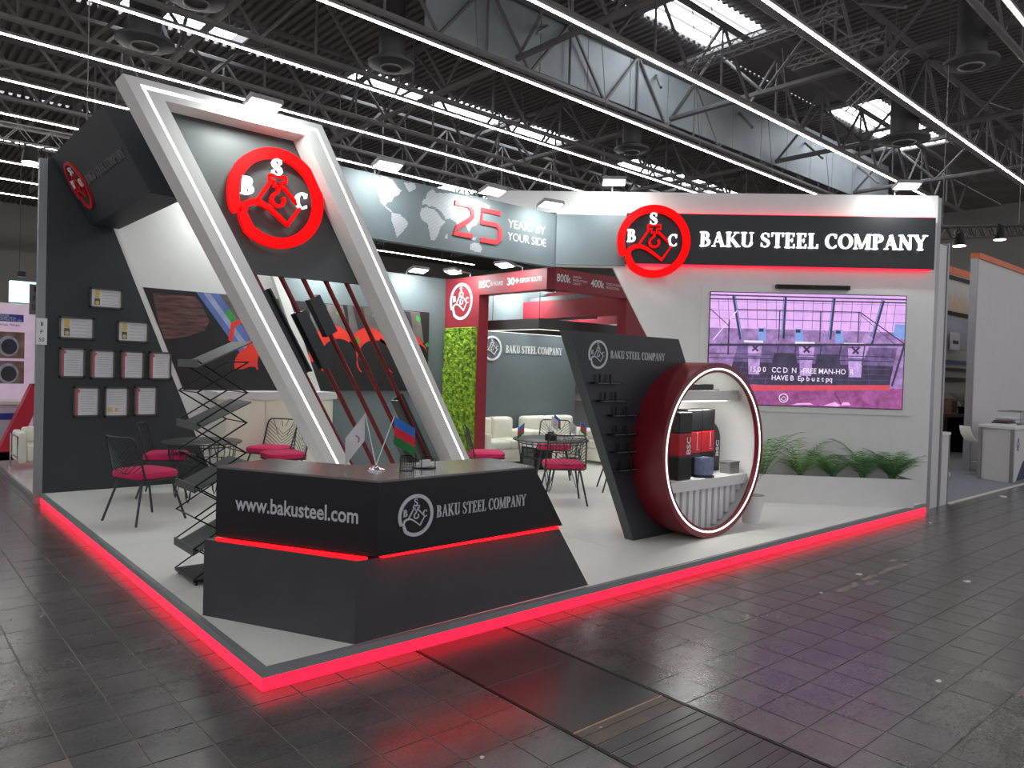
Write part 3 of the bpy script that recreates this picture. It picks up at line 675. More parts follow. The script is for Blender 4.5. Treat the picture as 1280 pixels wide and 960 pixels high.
# ------------------------------------------------------------------ reception counter
ct = thing('reception_counter', 'angular black reception counter with red light line and company lettering', 'counter', (1.3, .6, ZP))
Z1, Z2 = .665, 1.18
lowb = [(.62, .045), (2.84, .075), (2.9, .62), (1.0, .72), (.55, 1.42), (.05, 1.16)]
lowt = [(.62, .045), (2.46, .075), (2.52, .62), (1.0, .72), (.55, 1.42), (.05, 1.16)]
obj('lower_body', MB().hexa([(x, y, ZP) for x, y in lowb], [(x, y, Z1) for x, y in lowt]), counter_low, ct)
upb = [(.735, -.01), (2.455, .02), (2.5, .6), (1.0, .68), (.6, 1.36), (.115, 1.13)]
upt = [(.735, -.01), (2.12, .015), (2.17, .6), (1.0, .68), (.6, 1.36), (.115, 1.13)]
mid = lambda k: [(a[0] + (b[0] - a[0]) * k, a[1] + (b[1] - a[1]) * k) for a, b in zip(upb, upt)]
obj('upper_body', MB().hexa([(x, y, Z1 + .022) for x, y in upb], [(x, y, Z2 - .014) for x, y in mid(.97)]), black_lam, ct)
obj('counter_top', MB().hexa([(x, y, Z2 - .014) for x, y in mid(.97)], [(x, y, Z2) for x, y in upt]), topgrey, ct)
obj('spacer', MB().hexa([(x, y, Z1) for x, y in [(.8, .09), (2.38, .11), (2.4, .55), (1.0, .63), (.6, 1.3), (.2, 1.1)]], [(x, y, Z1 + .022) for x, y in [(.8, .09), (2.38, .11), (2.4, .55), (1.0, .63), (.6, 1.3), (.2, 1.1)]]), black_metal, ct)
dl = Vector((.62 - .05, .045 - 1.16, 0)).normalized(); nl = Vector((dl.y, -dl.x, 0))   # left face direction, outward normal
if nl.x > 0: nl = -nl
Fl = Fr((.115, 1.13, 0), Vector((.735 - .115, -.01 - 1.13, 0)), (0, 0, 1), (0, 0, 1)); Fl.N = Fl.X.cross(Fl.Y); 
LL = Vector((.735 - .115, -1.14, 0)).length
obj('red_light_line', MB().fbox(Fl, .02, LL - .07, Z1 + .001, Z1 + .014, .001, .018), ledred2, ct)
Ff = FRONT(-.01)
obj('red_light_line', MB().box(.78, 2.40, .004, .03, Z1 + .006, Z1 + .02), ledred2, ct)
Ff = Fr((.735, -.01, 0), Vector((2.455 - .735, .03, 0)), (0, 0, 1), (0, 0, 1)); Ff.N = Ff.X.cross(Ff.Y)
sans('web_address', Fl, 'www.bakusteel.com', .17, .885, .985, .105, printgrey, ct, d=.004, bold=.02, label='grey lettering www.bakusteel.com')
emblem(Ff, .295, .925, .142, printgrey, printgrey, ct, .0, .006, rw=.17)
serif(Ff, 'BAKU STEEL COMPANY', .465, .89, .84, .085, printgrey, ct, 0, .005)
# table flags on the counter
flagm = {'w': mat('flag_white', (196, 194, 198), .7, vary=.04, vscale=12), 'b': mat('flag_blue', (30, 104, 186), .7), 'r': mat('flag_red', (206, 24, 48), .7), 'g': mat('flag_green', (18, 110, 50), .7), 'm': mat('flag_mark', (150, 96, 120), .7)}
def flag_cloth(parent, top, dx, h, w, kind, droop=.25):
    """a small cloth hanging from the upper end of its stick; dx is the horizontal direction it falls to"""
    top = Vector(top); dx = Vector(dx); nrm = Vector((dx.y, -dx.x, 0)).normalized()
    def P(s, t): return top + dx * (w * s) + Vector((0, 0, -h * (t * .82 + s * droop))) + nrm * (.012 * math.sin(s * 5 + t * 2))
    bands = [('w', 0, 1)] if kind == 'w' else [('b', 0, .34), ('r', .34, .67), ('g', .67, 1)]
    for k, a, c in bands:
        mb = MB(); n = 5
        for i in range(n):
            for j in range(n):
                s0, s1 = a + (c - a) * i / n, a + (c - a) * (i + 1) / n; t0, t1 = j / n, (j + 1) / n
                if kind == 'w': q = (P(s0, t0), P(s1, t0), P(s1, t1), P(s0, t1))
                else: q = (P(t0, s0), P(t1, s0), P(t1, s1), P(t0, s1))
                mb.hexa(q, [v + nrm * .002 for v in q])
        obj('cloth', mb, flagm[k], parent)
    if kind == 'w':
        cpt = P(.5, .5); ff = Fr(cpt - nrm * .004 + nrm * .008, dx, (0, 0, 1), nrm)
        obj('cloth_emblem', MB().ribbon(ff, ell(0, 0, w * .22, w * .22, 0, 345, 16), w * .06, 0, .004, True), flagm['m'], parent)
fs = thing('flag_stand', 'chrome stand with a white and a blue red green flag on the counter', 'flags', (.97, .42, Z2))
obj('base', MB().lathe([(.062, 0), (.062, .008), (.03, .02), (.014, .03), (.008, .04)], (.97, .42, Z2), 20), chrome, fs, smooth=True)
pa, pb_ = Vector((.97, .42, Z2 + .03)), None
tA = Vector((.90, .47, Z2 + .40)); tB = Vector((1.08, .37, Z2 + .38))
obj('stick', MB().tube([pa, tA], .0035, 6), chrome, fs); obj('stick', MB().tube([pa, tB], .0035, 6), chrome, fs)
flag_cloth(fs, tA, Vector((-.75, .6, 0)).normalized(), .24, .13, 'w', .75)
flag_cloth(fs, tB, Vector((.85, -.5, 0)).normalized(), .24, .15, 'z', .35)
# wire pen cup and tray
pc = thing('pen_cup', 'small black wire mesh pen cup on the counter', 'pen holder', (1.14, .28, Z2))
ring_ = lambda c, r, z, n=16: [(c[0] + r * math.cos(2 * math.pi * i / n), c[1] + r * math.sin(2 * math.pi * i / n), z) for i in range(n)]
cc = (1.15, .30)
obj('rim', MB().tube(ring_(cc, .05, Z2 + .10), .004, 5, True), black_metal, pc); obj('base', MB().lathe([(.05, 0), (.05, .006)], (cc[0], cc[1], Z2), 16), black_metal, pc)
mb = MB()
for i in range(18): a = 2 * math.pi * i / 18; mb.tube([(cc[0] + .05 * math.cos(a), cc[1] + .05 * math.sin(a), Z2), (cc[0] + .05 * math.cos(a), cc[1] + .05 * math.sin(a), Z2 + .1)], .0015, 4)
for z in (.025, .05, .075, .088): mb.tube(ring_(cc, .05, Z2 + z), .0015, 4, True)
obj('wire_mesh', mb, black_metal, pc, kind='stuff')
tr = thing('wire_tray', 'black wire card tray beside the pen cup', 'tray', (1.33, .34, Z2))
obj('tray_base', MB().lathe([(.085, 0), (.09, .006), (.085, .01)], (1.34, .36, Z2), 20), black_metal, tr)
for sx in (1.275, 1.395):
    obj('card_holder', MB().tube([(sx, .30, Z2 + .01), (sx, .30, Z2 + .065), (sx + .015, .40, Z2 + .075), (sx + .015, .40, Z2 + .01)], .004, 5), black_metal, tr)
obj('cards', MB().box(1.30, 1.375, .33, .36, Z2 + .01, Z2 + .06), paper, tr)

# ------------------------------------------------------------------ zigzag brochure rack
rk = thing('brochure_rack', 'black folding zigzag brochure rack beside the counter', 'rack', (.45, 2.08, ZP))
x0, x1, y0, y1 = .22, .62, 1.87, 2.34
obj('base_plate', MB().box(x0, x1 + .02, y0, y1, ZP + .03, ZP + .05), black_metal, rk)
for fx, fy in ((x0 + .03, y0 + .03), (x0 + .03, y1 - .03), (x1 - .03, y0 + .03), (x1 - .03, y1 - .03)): obj('foot', MB().lathe([(.012, 0), (.012, .03)], (fx, fy, ZP), 8), black_metal, rk)
shelfm = mat('rack_shelf_grey', (86, 90, 90), .35, metal=.4, vary=.05)
st = .495; zb = ZP + .05
for i in range(4):
    z = zb + .20 + i * st
    obj('shelf', MB().hexa([(x0, y0, z), (x1 + .03, y0, z + .21), (x1 + .03, y1, z + .21), (x0, y1, z)], [(x0, y0, z + .012), (x1 + .03, y0, z + .222), (x1 + .03, y1, z + .222), (x0, y1, z + .012)]), shelfm, rk)
    obj('shelf_lip', MB().box(x0 - .012, x0, y0, y1, z - .004, z + .058), shelfm, rk)
for yv in (y0 + .008, y1 - .008):
    za = zb
    for i in range(7):
        obj('scissor_bar', MB().tube([(x0, yv, za), (x1, yv, za + st / 2)], .0065, 5), black_metal, rk); obj('scissor_bar', MB().tube([(x1, yv + .012, za), (x0, yv + .012, za + st / 2)], .0065, 5), black_metal, rk)
        za += st / 2
for i in range(8):
    z = zb + i * st / 2
    for x in (x0, x1): obj('cross_bar', MB().tube([(x, y0, z), (x, y1, z)], .005, 5), black_metal, rk)

# ------------------------------------------------------------------ slanted fin with ring
fn = thing('display_fin', 'dark slanted freestanding wall with round opening and company lettering', 'partition', (4.7, 1.0, ZP))
YF = .92; Fi = FRONT(YF)
RC = (5.34, 1.095); RR = .945
fl_ = lambda z: 4.46 - .5 * (z - ZP)
fpoly = [(fl_(ZP), ZP), (6.15, ZP), (5.13, 2.315), (fl_(2.315), 2.315)]
def fin_slab(fr, d0, d1):
    r = RR; pts = [(5.30 + 0 * r, ZP)]
    pts = [(RC[0] + r * math.cos(math.radians(g)), RC[1] + r * math.sin(math.radians(g))) for g in range(264, 91, -3)]
    return MB().prism(fr, [(fl_(ZP), ZP), (pts[0][0], ZP)] + pts + [(5.13, 2.315), (fl_(2.315), 2.315)], d0, d1)
fin_m = mat('fin_black', (36, 39, 45), .45, vary=.04)
obj('fin_slab', fin_slab(Fi, -.12, 0), fin_m, fn)
obj('fin_edge', MB().prism(Fi, [(fl_(ZP) - .004, ZP), (fl_(ZP), ZP), (fl_(2.315), 2.315), (fl_(2.315) - .004, 2.315)], -.12, 0), mat('fin_edge_grey', (66, 70, 72), .5), fn)
emblem(Fi, 3.80, 2.095, .145, printgrey, printgrey, fn, .0, .006, rw=.17)
serif(Fi, 'BAKU STEEL COMPANY', 3.985, 2.06, .90, .085, printgrey, fn, 0, .005)
# little ledges with sample pieces
for i, (x, z) in enumerate(((3.70, 1.80), (3.79, 1.62), (3.97, 1.47), (3.98, 1.275), (4.03, 1.09), (4.07, .90))):
    t = thing('sample_ledge', ['topmost', 'second', 'third', 'fourth', 'fifth', 'lowest'][i] + ' thin black ledge with two upright samples on the dark fin', 'shelf', (x + .2, YF - .03, z), group='sample ledges on the fin')
    L = min(.42, 4.50 - x) if i > 1 else .42
    obj('ledge', MB().fbox(Fi, x, x + L, z, z + .018, 0, .07), black_metal, t)
    obj('label_strip', MB().fbox(Fi, x + .04, x + L * .5, z + .003, z + .013, .07, .072), darkgrey, t); obj('label_strip', MB().fbox(Fi, x + L * .56, x + L - .04, z + .003, z + .013, .07, .072), darkgrey, t)
    for k in (.24, .62):
        xx = x + L * k; obj('sample', MB().tube([(xx, YF - .035, z + .018), (xx, YF - .035, z + .10)], .012, 8), black_metal, t)
rg = thing('ring_display', 'large deep red ring with white light line mounted through the dark fin', 'display ring', (RC[0], .7, ZP))
def ringmb(r0, r1, ya, yb, n=96):
    mb = MB(); k = 0
    for i in range(n):
        g = 2 * math.pi * i / n; c_, s_ = math.cos(g), math.sin(g)
        for r, yv in ((r1, ya), (r1, yb), (r0, yb), (r0, ya)): mb.v.append(Vector((RC[0] + r * c_, yv, RC[1] + r * s_)))
    for i in range(n):
        a = 4 * i; b_ = 4 * ((i + 1) % n)
        for j in range(4): mb.f.append((a + j, a + (j + 1) % 4, b_ + (j + 1) % 4, b_ + j)); mb.mi.append(0)
    return mb
obj('ring_shell', ringmb(RR - .018, RR + .02, .52, 1.32), ringred, rg, smooth=True)
obj('front_rim', ringmb(RR - .085, RR - .018, .52, .545), ringred, rg, smooth=True)
obj('light_line', ringmb(RR - .056, RR - .038, .515, .5205), ledwhite, rg, smooth=True)
obj('white_lining', ringmb(RR - .03, RR - .018, .60, 1.30), white_paint, rg, smooth=True)
FD = FRONT(1.30)
obj('back_disc', MB().prism(FD, ell(RC[0], RC[1], RR - .03, RR - .03, 0, 360, 64)[:-1], -.02, 0), white_paint, rg)
hc = lambda z: math.sqrt((RR - .035) ** 2 - (z - RC[1]) ** 2)
NZ = .77
nled = mat('niche_led', (255, 255, 255), .4, emit=5, ecol=(255, 250, 244), vary=.01)
for z_, p_ in ((1.625, 9), (1.99, 4)):
    w_ = hc(z_) * .6
    lo_ = obj('niche_light', MB().box(RC[0] - w_, RC[0] + w_, .70, .74, z_, z_ + .01), nled, rg); area_light('niche_lamp', (RC[0], .72, z_ - .01), (RC[0], 1.0, z_ - .6), w_ * 2, .04, p_, (1, .98, .95), rg)
obj('niche_counter', MB().box(RC[0] - hc(.66), RC[0] + hc(.66), .61, 1.30, .66, NZ), white_paint, rg)
obj('niche_shelf', MB().box(RC[0] - hc(1.75), RC[0] + hc(1.75), .66, 1.30, 1.635, 1.75), white_paint, rg)
flu = mat('fluted_white', (214, 214, 214), .6, vary=.03)
for i in range(13):
    xx = RC[0] - .76 + i * .12; zlo = RC[1] - math.sqrt(max(.01, (RR - .035) ** 2 - max(abs(xx - RC[0]), abs(xx + .07 - RC[0])) ** 2))
    obj('flute', MB().box(xx, xx + .07, .66, .70, zlo, .66), flu, rg)
obj('niche_front', MB().prism(FRONT(.70), [p for p in ell(RC[0], RC[1], RR - .035, RR - .035, 209, 331, 30)], -.02, 0), mat('fluted_board', (190, 190, 192), .6), rg)
bpk = mat('pack_black', (14, 14, 16), .3, vary=.1); rpk = mat('pack_red', (170, 18, 30), .3, vary=.05)
def tube_box(x0, x1, y, label, txt=True, h=.76):
    t = thing('gift_tube', label, 'box', ((x0 + x1) / 2, y, NZ), group='black and red gift tubes in the ring niche')
    for nm, z0, z1, m in (('foot_cap', 0, .26, bpk), ('red_sleeve', .26, .51, rpk), ('head_cap', .51, h, bpk)):
        obj(nm, MB().rbox(x0, x1, y - .09, y + .09, NZ + z0, NZ + z1, .012, 2), m, t)
    if txt:
        ft = Fr((x1 - .03, y - .0915, NZ + .28), (0, 0, 1), (-1, 0, 0), (0, -1, 0)); sans('lettering', ft, 'BSC', .0, .0, .19, .075, printwhite, t, d=.002, bold=.02)
    else: obj('cord', MB().tube([(x1 - .09, y - .094, NZ + .5), (x1 - .09, y - .094, NZ + .32)], .003, 4), printgrey, t); obj('tag', MB().lathe([(.02, 0), (.02, .004)], (x1 - .09, y - .096, NZ + .30), 10), printgrey, t)
tube_box(4.86, 5.10, .76, 'black and red gift tube lettered BSC, nearest the ring rim', h=.74)
tube_box(5.17, 5.45, .88, 'black and red gift tube, second in the ring niche', False)
tube_box(5.48, 5.74, .90, 'black and red gift tube, third in the ring niche', False)
t = thing('arched_board', 'black arch-topped board lettered BSC at the right of the ring niche', 'display board', (5.93, .97, NZ))
Fg = FRONT(.97)
obj('board', MB().prism(Fg, [(5.78, NZ), (6.10, NZ), (6.10, 1.18)] + ell(5.80, 1.15, .30, .24, 5, 95, 12) + [(5.78, 1.39)], -.03, 0), bpk, t)
sans('lettering', Fr((6.07, .969, .95), (0, 0, 1), (-1, 0, 0), (0, -1, 0)), 'BSC', 0, 0, .19, .06, printwhite, t, d=.003, bold=.02)
t = thing('glass_award', 'small glass cube award on a round black base in the ring niche', 'award', (5.40, .73, NZ))
obj('base', MB().lathe([(.13, 0), (.13, .018), (.11, .025)], (5.42, .74, NZ), 24), bpk, t)
obj('glass_cube', MB().box(5.33, 5.51, .66, .82, NZ + .03, NZ + .22), mat('award_glass', (150, 160, 196), .05, vary=.2, vscale=14, alpha=.55), t)
obj('inner_picture', MB().box(5.35, 5.49, .735, .745, NZ + .04, NZ + .20), mat('award_print', (66, 74, 116), .4, vary=.5, vscale=22), t)
t = thing('small_box', 'small grey box at the right end of the niche counter', 'box', (6.0, .74, NZ))
obj('box_body', MB().rbox(5.91, 6.11, .70, .84, NZ, NZ + .12, .008, 2), mat('grey_card', (120, 120, 122), .6), t); obj('box_lid', MB().rbox(5.905, 6.115, .695, .845, NZ + .12, NZ + .14, .006, 2), mat('grey_card', (120, 120, 122), .6), t)
t = thing('black_case', 'flat black case lying on the niche shelf', 'case', (5.3, .8, 1.75))
obj('case_body', MB().rbox(5.02, 5.52, .70, .86, 1.758, 1.82, .01, 2), bpk, t); obj('case_base', MB().box(4.99, 5.60, .68, .88, 1.75, 1.758), bpk, t)

# ------------------------------------------------------------------ red pavilion
pv = thing('red_pavilion', 'red portal with header lettering and green moss post around the lounge', 'pavilion', (7.5, 5.8, ZP))
PA, PB, PZ0, PZ1 = 6.44, 4.36, 3.22, 3.56
obj('post', MB().box(PA, PA + .22, 6.17, BW, ZP, PZ1), redpaint, pv)
obj('header', MB().box(PA, PA + .22, PB + .1, 6.17, PZ0, PZ1), redpaint, pv)
obj('header', MB().box(PA + .1, 9.9, PB, PB + .22, PZ0, PZ1), redpaint, pv)
obj('header_corner', MB().hexa([(PA, PB + .1, PZ0), (PA + .1, PB, PZ0), (PA + .3, PB + .22, PZ0), (PA + .22, PB + .3, PZ0)], [(PA, PB + .1, PZ1), (PA + .1, PB, PZ1), (PA + .3, PB + .22, PZ1), (PA + .22, PB + .3, PZ1)]), redpaint, pv)
obj('post', MB().box(8.28, 8.9, PB, PB + .2, ZP, PZ0), redpaint, pv)
obj('soffit_frame', MB().box(8.4, 8.55, PB + .22, BW, 2.95, 3.30), redpaint, pv); obj('soffit_frame', MB().box(9.6, 9.75, PB + .22, BW, 2.9, 3.25), redpaint, pv)
obj('baffle', MB().box(8.55, 8.63, 5.35, BW, 2.92, 3.4), slate, pv)
lv = mat('louver_white', (226, 232, 232), .4, emit=.25, ecol=(225, 240, 240), vary=.04)
for i in range(9): obj('louver_slat', MB().box(9.9, 9.97, 5.35 + i * .19, 5.47 + i * .19, 2.5, 3.1), lv, pv)
Fpl = LEFT(PA); Fpf = FRONT(PB)
emblem(Fpl, -6.69, 3.13, .335, printwhite, printwhite, pv, .0, .012, rw=.15)
sans('lettering', Fpl, 'BSC', -6.18, 3.335, .30, .13, printwhite, pv, bold=.02); sans('lettering', Fpl, 'IN FIGURES', -5.86, 3.355, .33, .07, printwhite, pv)
sans('lettering', Fpl, '30+', -5.42, 3.335, .30, .13, printwhite, pv, bold=.02); sans('lettering', Fpl, 'EXPORT ROUTES', -5.09, 3.36, .52, .075, printwhite, pv)
sans('lettering', Fpf, '800k', 6.56, 3.345, .32, .13, printwhite, pv, bold=.015)
for i, s in enumerate(('ANNUAL', 'PRODUCTION', 'CAPACITY')): sans('lettering', Fpf, s, 6.93, 3.44 - i * .055, .2 if i != 1 else .33, .036, printwhite, pv)
sans('lettering', Fpf, '400k', 7.36, 3.335, .33, .13, printwhite, pv, bold=.015)
for i, s in enumerate(('TONS OF SCRAP', 'PRODUCTION')): sans('lettering', Fpf, s, 7.74, 3.40 - i * .06, .40 - i * .07, .04, printwhite, pv)
# moss panel
def mossm():
    m = bpy.data.materials.new('moss'); m.use_nodes = True; nt = m.node_tree; b = nt.nodes['Principled BSDF']
    tc = nt.nodes.new('ShaderNodeTexCoord'); n = nt.nodes.new('ShaderNodeTexNoise'); n.inputs['Scale'].default_value = 14; n.inputs['Detail'].default_value = 8
    nt.links.new(tc.outputs['Object'], n.inputs['Vector']); r = nt.nodes.new('ShaderNodeValToRGB')
    r.color_ramp.elements[0].position = .32; r.color_ramp.elements[0].color = rgb(48, 76, 10); r.color_ramp.elements[1].position = .68; r.color_ramp.elements[1].color = rgb(150, 186, 44)
    nt.links.new(n.outputs['Fac'], r.inputs[0]); nt.links.new(r.outputs[0], b.inputs['Base Color']); b.inputs['Roughness'].default_value = .9
    return m
from mathutils import noise
b = MB(); ny, nz = 70, 150; ys0, ys1, zs0, zs1 = 6.20, 7.16, ZP + .05, 2.66
for i in range(ny + 1):
    for j in range(nz + 1):
        yv = ys0 + (ys1 - ys0) * i / ny; zv = zs0 + (zs1 - zs0) * j / nz
        h = .02 + .05 * abs(noise.noise(Vector((yv * 9, zv * 9, 0)))) + .035 * abs(noise.noise(Vector((yv * 26, zv * 26, 3)))) + random.uniform(0, .008)
        if i in (0, ny) or j in (0, nz): h = 0
        b.v.append(Vector((PA - h, yv, zv)))
for i in range(ny):
    for j in range(nz):
        a = i * (nz + 1) + j; b.f.append((a, a + 1, a + nz + 2, a + nz + 1)); b.mi.append(0)
obj('moss', b, mossm(), pv, kind='stuff')
# back wall lettering inside the lounge
Fw = FRONT(BW)
lt = thing('wall_lettering', 'white emblem and letters BAKU STEEL COMPANY on the lounge wall', 'lettering', (8.5, BW - .01, 2.1))
emblem(Fw, 7.60, 2.33, .245, printwhite, printwhite, lt, .0, .014, rw=.16)
serif(Fw, 'BAKU STEEL COMPANY', 7.95, 2.25, 1.6, .16, printwhite, lt, 0, .012)
# pendant lamp frame
pd = thing('pendant_light', 'black rectangular ring pendant hanging over the lounge', 'lamp', (7.6, 5.6, 2.6))
px0, px1, py0, py1, pz0, pz1 = 6.85, 9.2, 5.05, 6.5, 2.62, 2.80
for nm, q in (('side', (px0, px1, py0, py0 + .07)), ('side', (px0, px1, py1 - .07, py1)), ('side', (px0, px0 + .07, py0 + .07, py1 - .07)), ('side', (px1 - .07, px1, py0 + .07, py1 - .07))):
    o = obj(nm, MB().box(*q, pz0, pz1), mat('pendant_grey', (66, 64, 64), .4), pd); obj('light_line', MB().box(q[0] + .015, q[1] - .015, q[2] + .015, q[3] - .015, pz0 - .006, pz0), mat('pendant_led', (255, 255, 255), .4, emit=1.2, ecol=(255, 250, 240), vary=.01), o)
for x in (px0 + .1, px1 - .1): obj('cross_beam', MB().box(x - .04, x + .04, PB + .22, BW, 3.46, 3.54), redpaint, pv)
for x, yv in ((px0 + .1, py0 + .1), (px0 + .1, py1 - .1), (px1 - .1, py0 + .1), (px1 - .1, py1 - .1)): obj('wire', MB().tube([(x, yv, pz1), (x, yv, 3.5)], .006, 5), steel_lt, pd)

# ------------------------------------------------------------------ sofas
def sofa(x0, x1, y0, y1, rot, label):
    cx, cy = (x0 + x1) / 2, (y0 + y1) / 2; w, d = (x1 - x0) / 2, (y1 - y0) / 2
    t = thing('sofa', label, 'sofa', (cx, cy, ZP), rot, group='white leather sofas in the lounge')
    L = dict(local=True, smooth=True)
    obj('base', MB().rbox(-w, w, -d, d, .06, .30, .03), leather, t, **L)
    n = 2
    for i in range(n): obj('seat_cushion', MB().rbox(-w + .16 + i * (w - .16), -w + .15 + (i + 1) * (w - .16), -d + .0, d - .2, .30, .46, .05), leather, t, **L)
    for i in range(n): obj('back_cushion', MB().rbox(-w + .1 + i * (w - .1), -w + .09 + (i + 1) * (w - .1), d - .26, d, .36, .86, .07), leather, t, **L)
    for s in (-1, 1): obj('armrest', MB().rbox(s * (w - .08) - .08, s * (w - .08) + .08, -d, d, .1, .62, .05), leather, t, **L)
    for sx in (-1, 1):
        for sy in (-1, 1): obj('foot', MB().tube([(sx * (w - .08), sy * (d - .08), 0), (sx * (w - .08), sy * (d - .08), .07)], .02, 8), chrome, t, **L)
    return t
sofa(6.75, 8.05, 6.25, 7.1, 0, 'white leather sofa nearest the moss post')
sofa(8.15, 9.75, 6.25, 7.1, 0, 'white leather sofa under the lounge wall lettering')
sofa(8.6, 10.1, 4.95, 5.75, -math.pi / 2, 'white leather sofa at the far right side of the lounge')
t = thing('side_table', 'small black and white side table between the sofas', 'table', (7.55, 5.75, ZP))
obj('box_frame', MB().box(7.35, 7.75, 5.55, 5.95, ZP, ZP + .40), black_metal, t); obj('table_top', MB().box(7.33, 7.77, 5.53, 5.97, ZP + .40, ZP + .43), white_paint, t)
for k in range(2): obj('opening', MB().box(7.348, 7.35, 5.6, 5.9, ZP + .05 + k * .18, ZP + .19 + k * .18), darkgrey, t)

# ------------------------------------------------------------------ wire chairs and tables
def make_chair(label):
    t = thing('wire_chair', label, 'chair', (0, 0, 0), group='wire chairs with magenta cushions'); t.scale = (1.17, 1.17, 1.15)
    L = dict(local=True)
    for sx in (-1, 1):
        for sy in (-1, 1): obj('leg', MB().tube([(sx * .17, sy * .15, .41), (sx * .25, sy * .26, .0)], .011, 6), wire, t, **L)
    loop = []
    for a, b in ((.235, .22), (-.235, .22), (-.235, -.2), (.235, -.2)): pass
    rp = [(.23 * (abs(math.cos(g)) ** .4) * (1 if math.cos(g) > 0 else -1), .22 * (abs(math.sin(g)) ** .4) * (1 if math.sin(g) > 0 else -1), .415) for g in [2 * math.pi * i / 28 for i in range(28)]]
    mb = MB().tube(rp, .008, 5, True)
    for i in range(9): x = -.2 + i * .05; mb.tube([(x, -.2, .41), (x, .2, .41)], .004, 4)
    obj('seat_frame', mb, wire, t, **L)
    prof = []
    mb = MB(); n = 28
    for k, (sc, z) in enumerate(((.9, .418), (1.0, .43), (1.03, .455), (1.0, .48), (.88, .495), (.5, .502))):
        for p in rp: mb.v.append(Vector((p[0] * sc, p[1] * sc, z)))
    for k in range(5):
        for i in range(n): mb.f.append((k * n + i, k * n + (i + 1) % n, (k + 1) * n + (i + 1) % n, (k + 1) * n + i)); mb.mi.append(0)
    mb.f.append(tuple(range(n - 1, -1, -1))); mb.f.append(tuple(range(5 * n, 6 * n))); mb.mi += [0, 0]
    obj('cushion', mb, cushion, t, smooth=True, **L)
    # curved wire back: outline and slanting wires
    def bp(s, h):     # s -1..1 across, h 0..1 up
        y = -.19 - .10 * h - .05 * (1 - s * s) + .03; return (s * (.235 - .02 * h), y, .42 + .40 * h)
    out = [bp(-1, h / 6) for h in range(6)] + [bp(-.97, .93), bp(-.85, 1)] + [bp(s / 4, 1) for s in range(-3, 4)] + [bp(.85, 1), bp(.97, .93)] + [bp(1, h / 6) for h in range(5, -1, -1)]
    obj('back_frame', MB().tube(out, .009, 6), wire, t, **L)
    mb = MB()
    for i in range(10):
        h = .05 + i * .1
        mb.tube([bp(-1 + k * .25, min(1, max(0, h - k * .11))) for k in range(0, 5) if h - k * .11 >= -.001], .0035, 4) if h > .12 else None
        mb.tube([bp(1 - k * .25, min(1, max(0, h - k * .11))) for k in range(0, 5) if h - k * .11 >= -.001], .0035, 4) if h > .12 else None
    for i in range(4):
        s = -.75 + i * .5
        mb.tube([bp(s, 1), bp(s * .4, max(0, 1 - abs(s) * .55 - .1))], .0035, 4)
    for i in range(7):
        s = -.9 + i * .3; mb.tube([bp(s, .0), bp(s, .12)], .0035, 4)
    obj('back_wires', mb, wire, t, kind='stuff', **L)
    obj('back_rail', MB().tube([bp(-1 + .25 * k, .12) for k in range(9)], .005, 5), wire, t, **L)
    return t
def ang(frm, to): return math.atan2(to[1] - frm[1], to[0] - frm[0]) - math.pi / 2
TL_, TR_ = (1.55, 5.65), (6.12, 3.93)
ch0 = make_chair('wire chair with magenta cushion nearest the left aisle')
ch0.location = (.62, 4.72, ZP); ch0.rotation_euler = (0, 0, ang((.57, 4.66), (1.5, 5.0)))
cl = [((1.28, 6.2), (2.5, 5.6), 'wire chair with magenta cushion against the charcoal certificate panel'),
      ((2.75, 6.35), TL_, 'wire chair with magenta cushion seen behind the brochure rack, farther one'),
      ((2.62, 5.6), TL_, 'wire chair with magenta cushion between the brochure rack and the leaning arch'),
      ((5.44, 2.98), TR_, 'wire chair with magenta cushion turned away, in front of the flag table'),
      ((6.95, 3.25), TR_, 'wire chair with magenta cushion half hidden by the dark fin'),
      ((7.0, 4.75), TR_, 'wire chair with magenta cushion on the far side of the flag table'),
      ((5.25, 4.4), (6.3, 3.7), 'wire chair with magenta cushion just behind the counter near the moss post')]
for p, to, lab in cl: place(ch0, (p[0], p[1], ZP), ang(p, to), lab)
tabtop = mat('table_top_grey', (58, 60, 60), .4, vary=.06)
def table(c, r, label):
    t = thing('wire_table', label, 'table', (c[0], c[1], ZP), group='round wire tables')
    L = dict(local=True)
    obj('table_top', MB().lathe([(r - .01, .735), (r, .742), (r, .752), (r - .01, .76)], (0, 0, 0), 40), tabtop, t, smooth=True, **L)
    obj('apron_ring', MB().tube(ring_((0, 0), r * .86, .70, 32), .008, 5, True), wire, t, **L); obj('apron_ring', MB().tube(ring_((0, 0), r * .80, .50, 32), .006, 5, True), wire, t, **L)
    n = 26
    for i in range(n):
        a = 2 * math.pi * i / n; obj('apron_rod', MB().tube([(r * .86 * math.cos(a), r * .86 * math.sin(a), .735), (r * .80 * math.cos(a), r * .80 * math.sin(a), .50)], .005, 4), wire, t, **L)
    for i in range(4):
        a = math.pi / 4 + i * math.pi / 2; ca, sa = math.cos(a), math.sin(a); q = []
        for da, z, rr in ((-.22, .5, .80), (-.06, .05, .74), (0, .0, .73), (.06, .05, .74), (.22, .5, .80)): q.append((r * rr * math.cos(a + da), r * rr * math.sin(a + da), z + .01))
        obj('hairpin_leg', MB().tube(q, .008, 6), wire, t, **L)
        q = [(r * .3 * math.cos(a), r * .3 * math.sin(a), .735), (r * .70 * ca, r * .70 * sa, .03)]
        obj('leg_brace', MB().tube(q, .006, 5), wire, t, **L)
    return t
table(TL_, .48, 'round dark wire table under the certificates'); table(TR_, .58, 'round dark wire table with small flags on it')
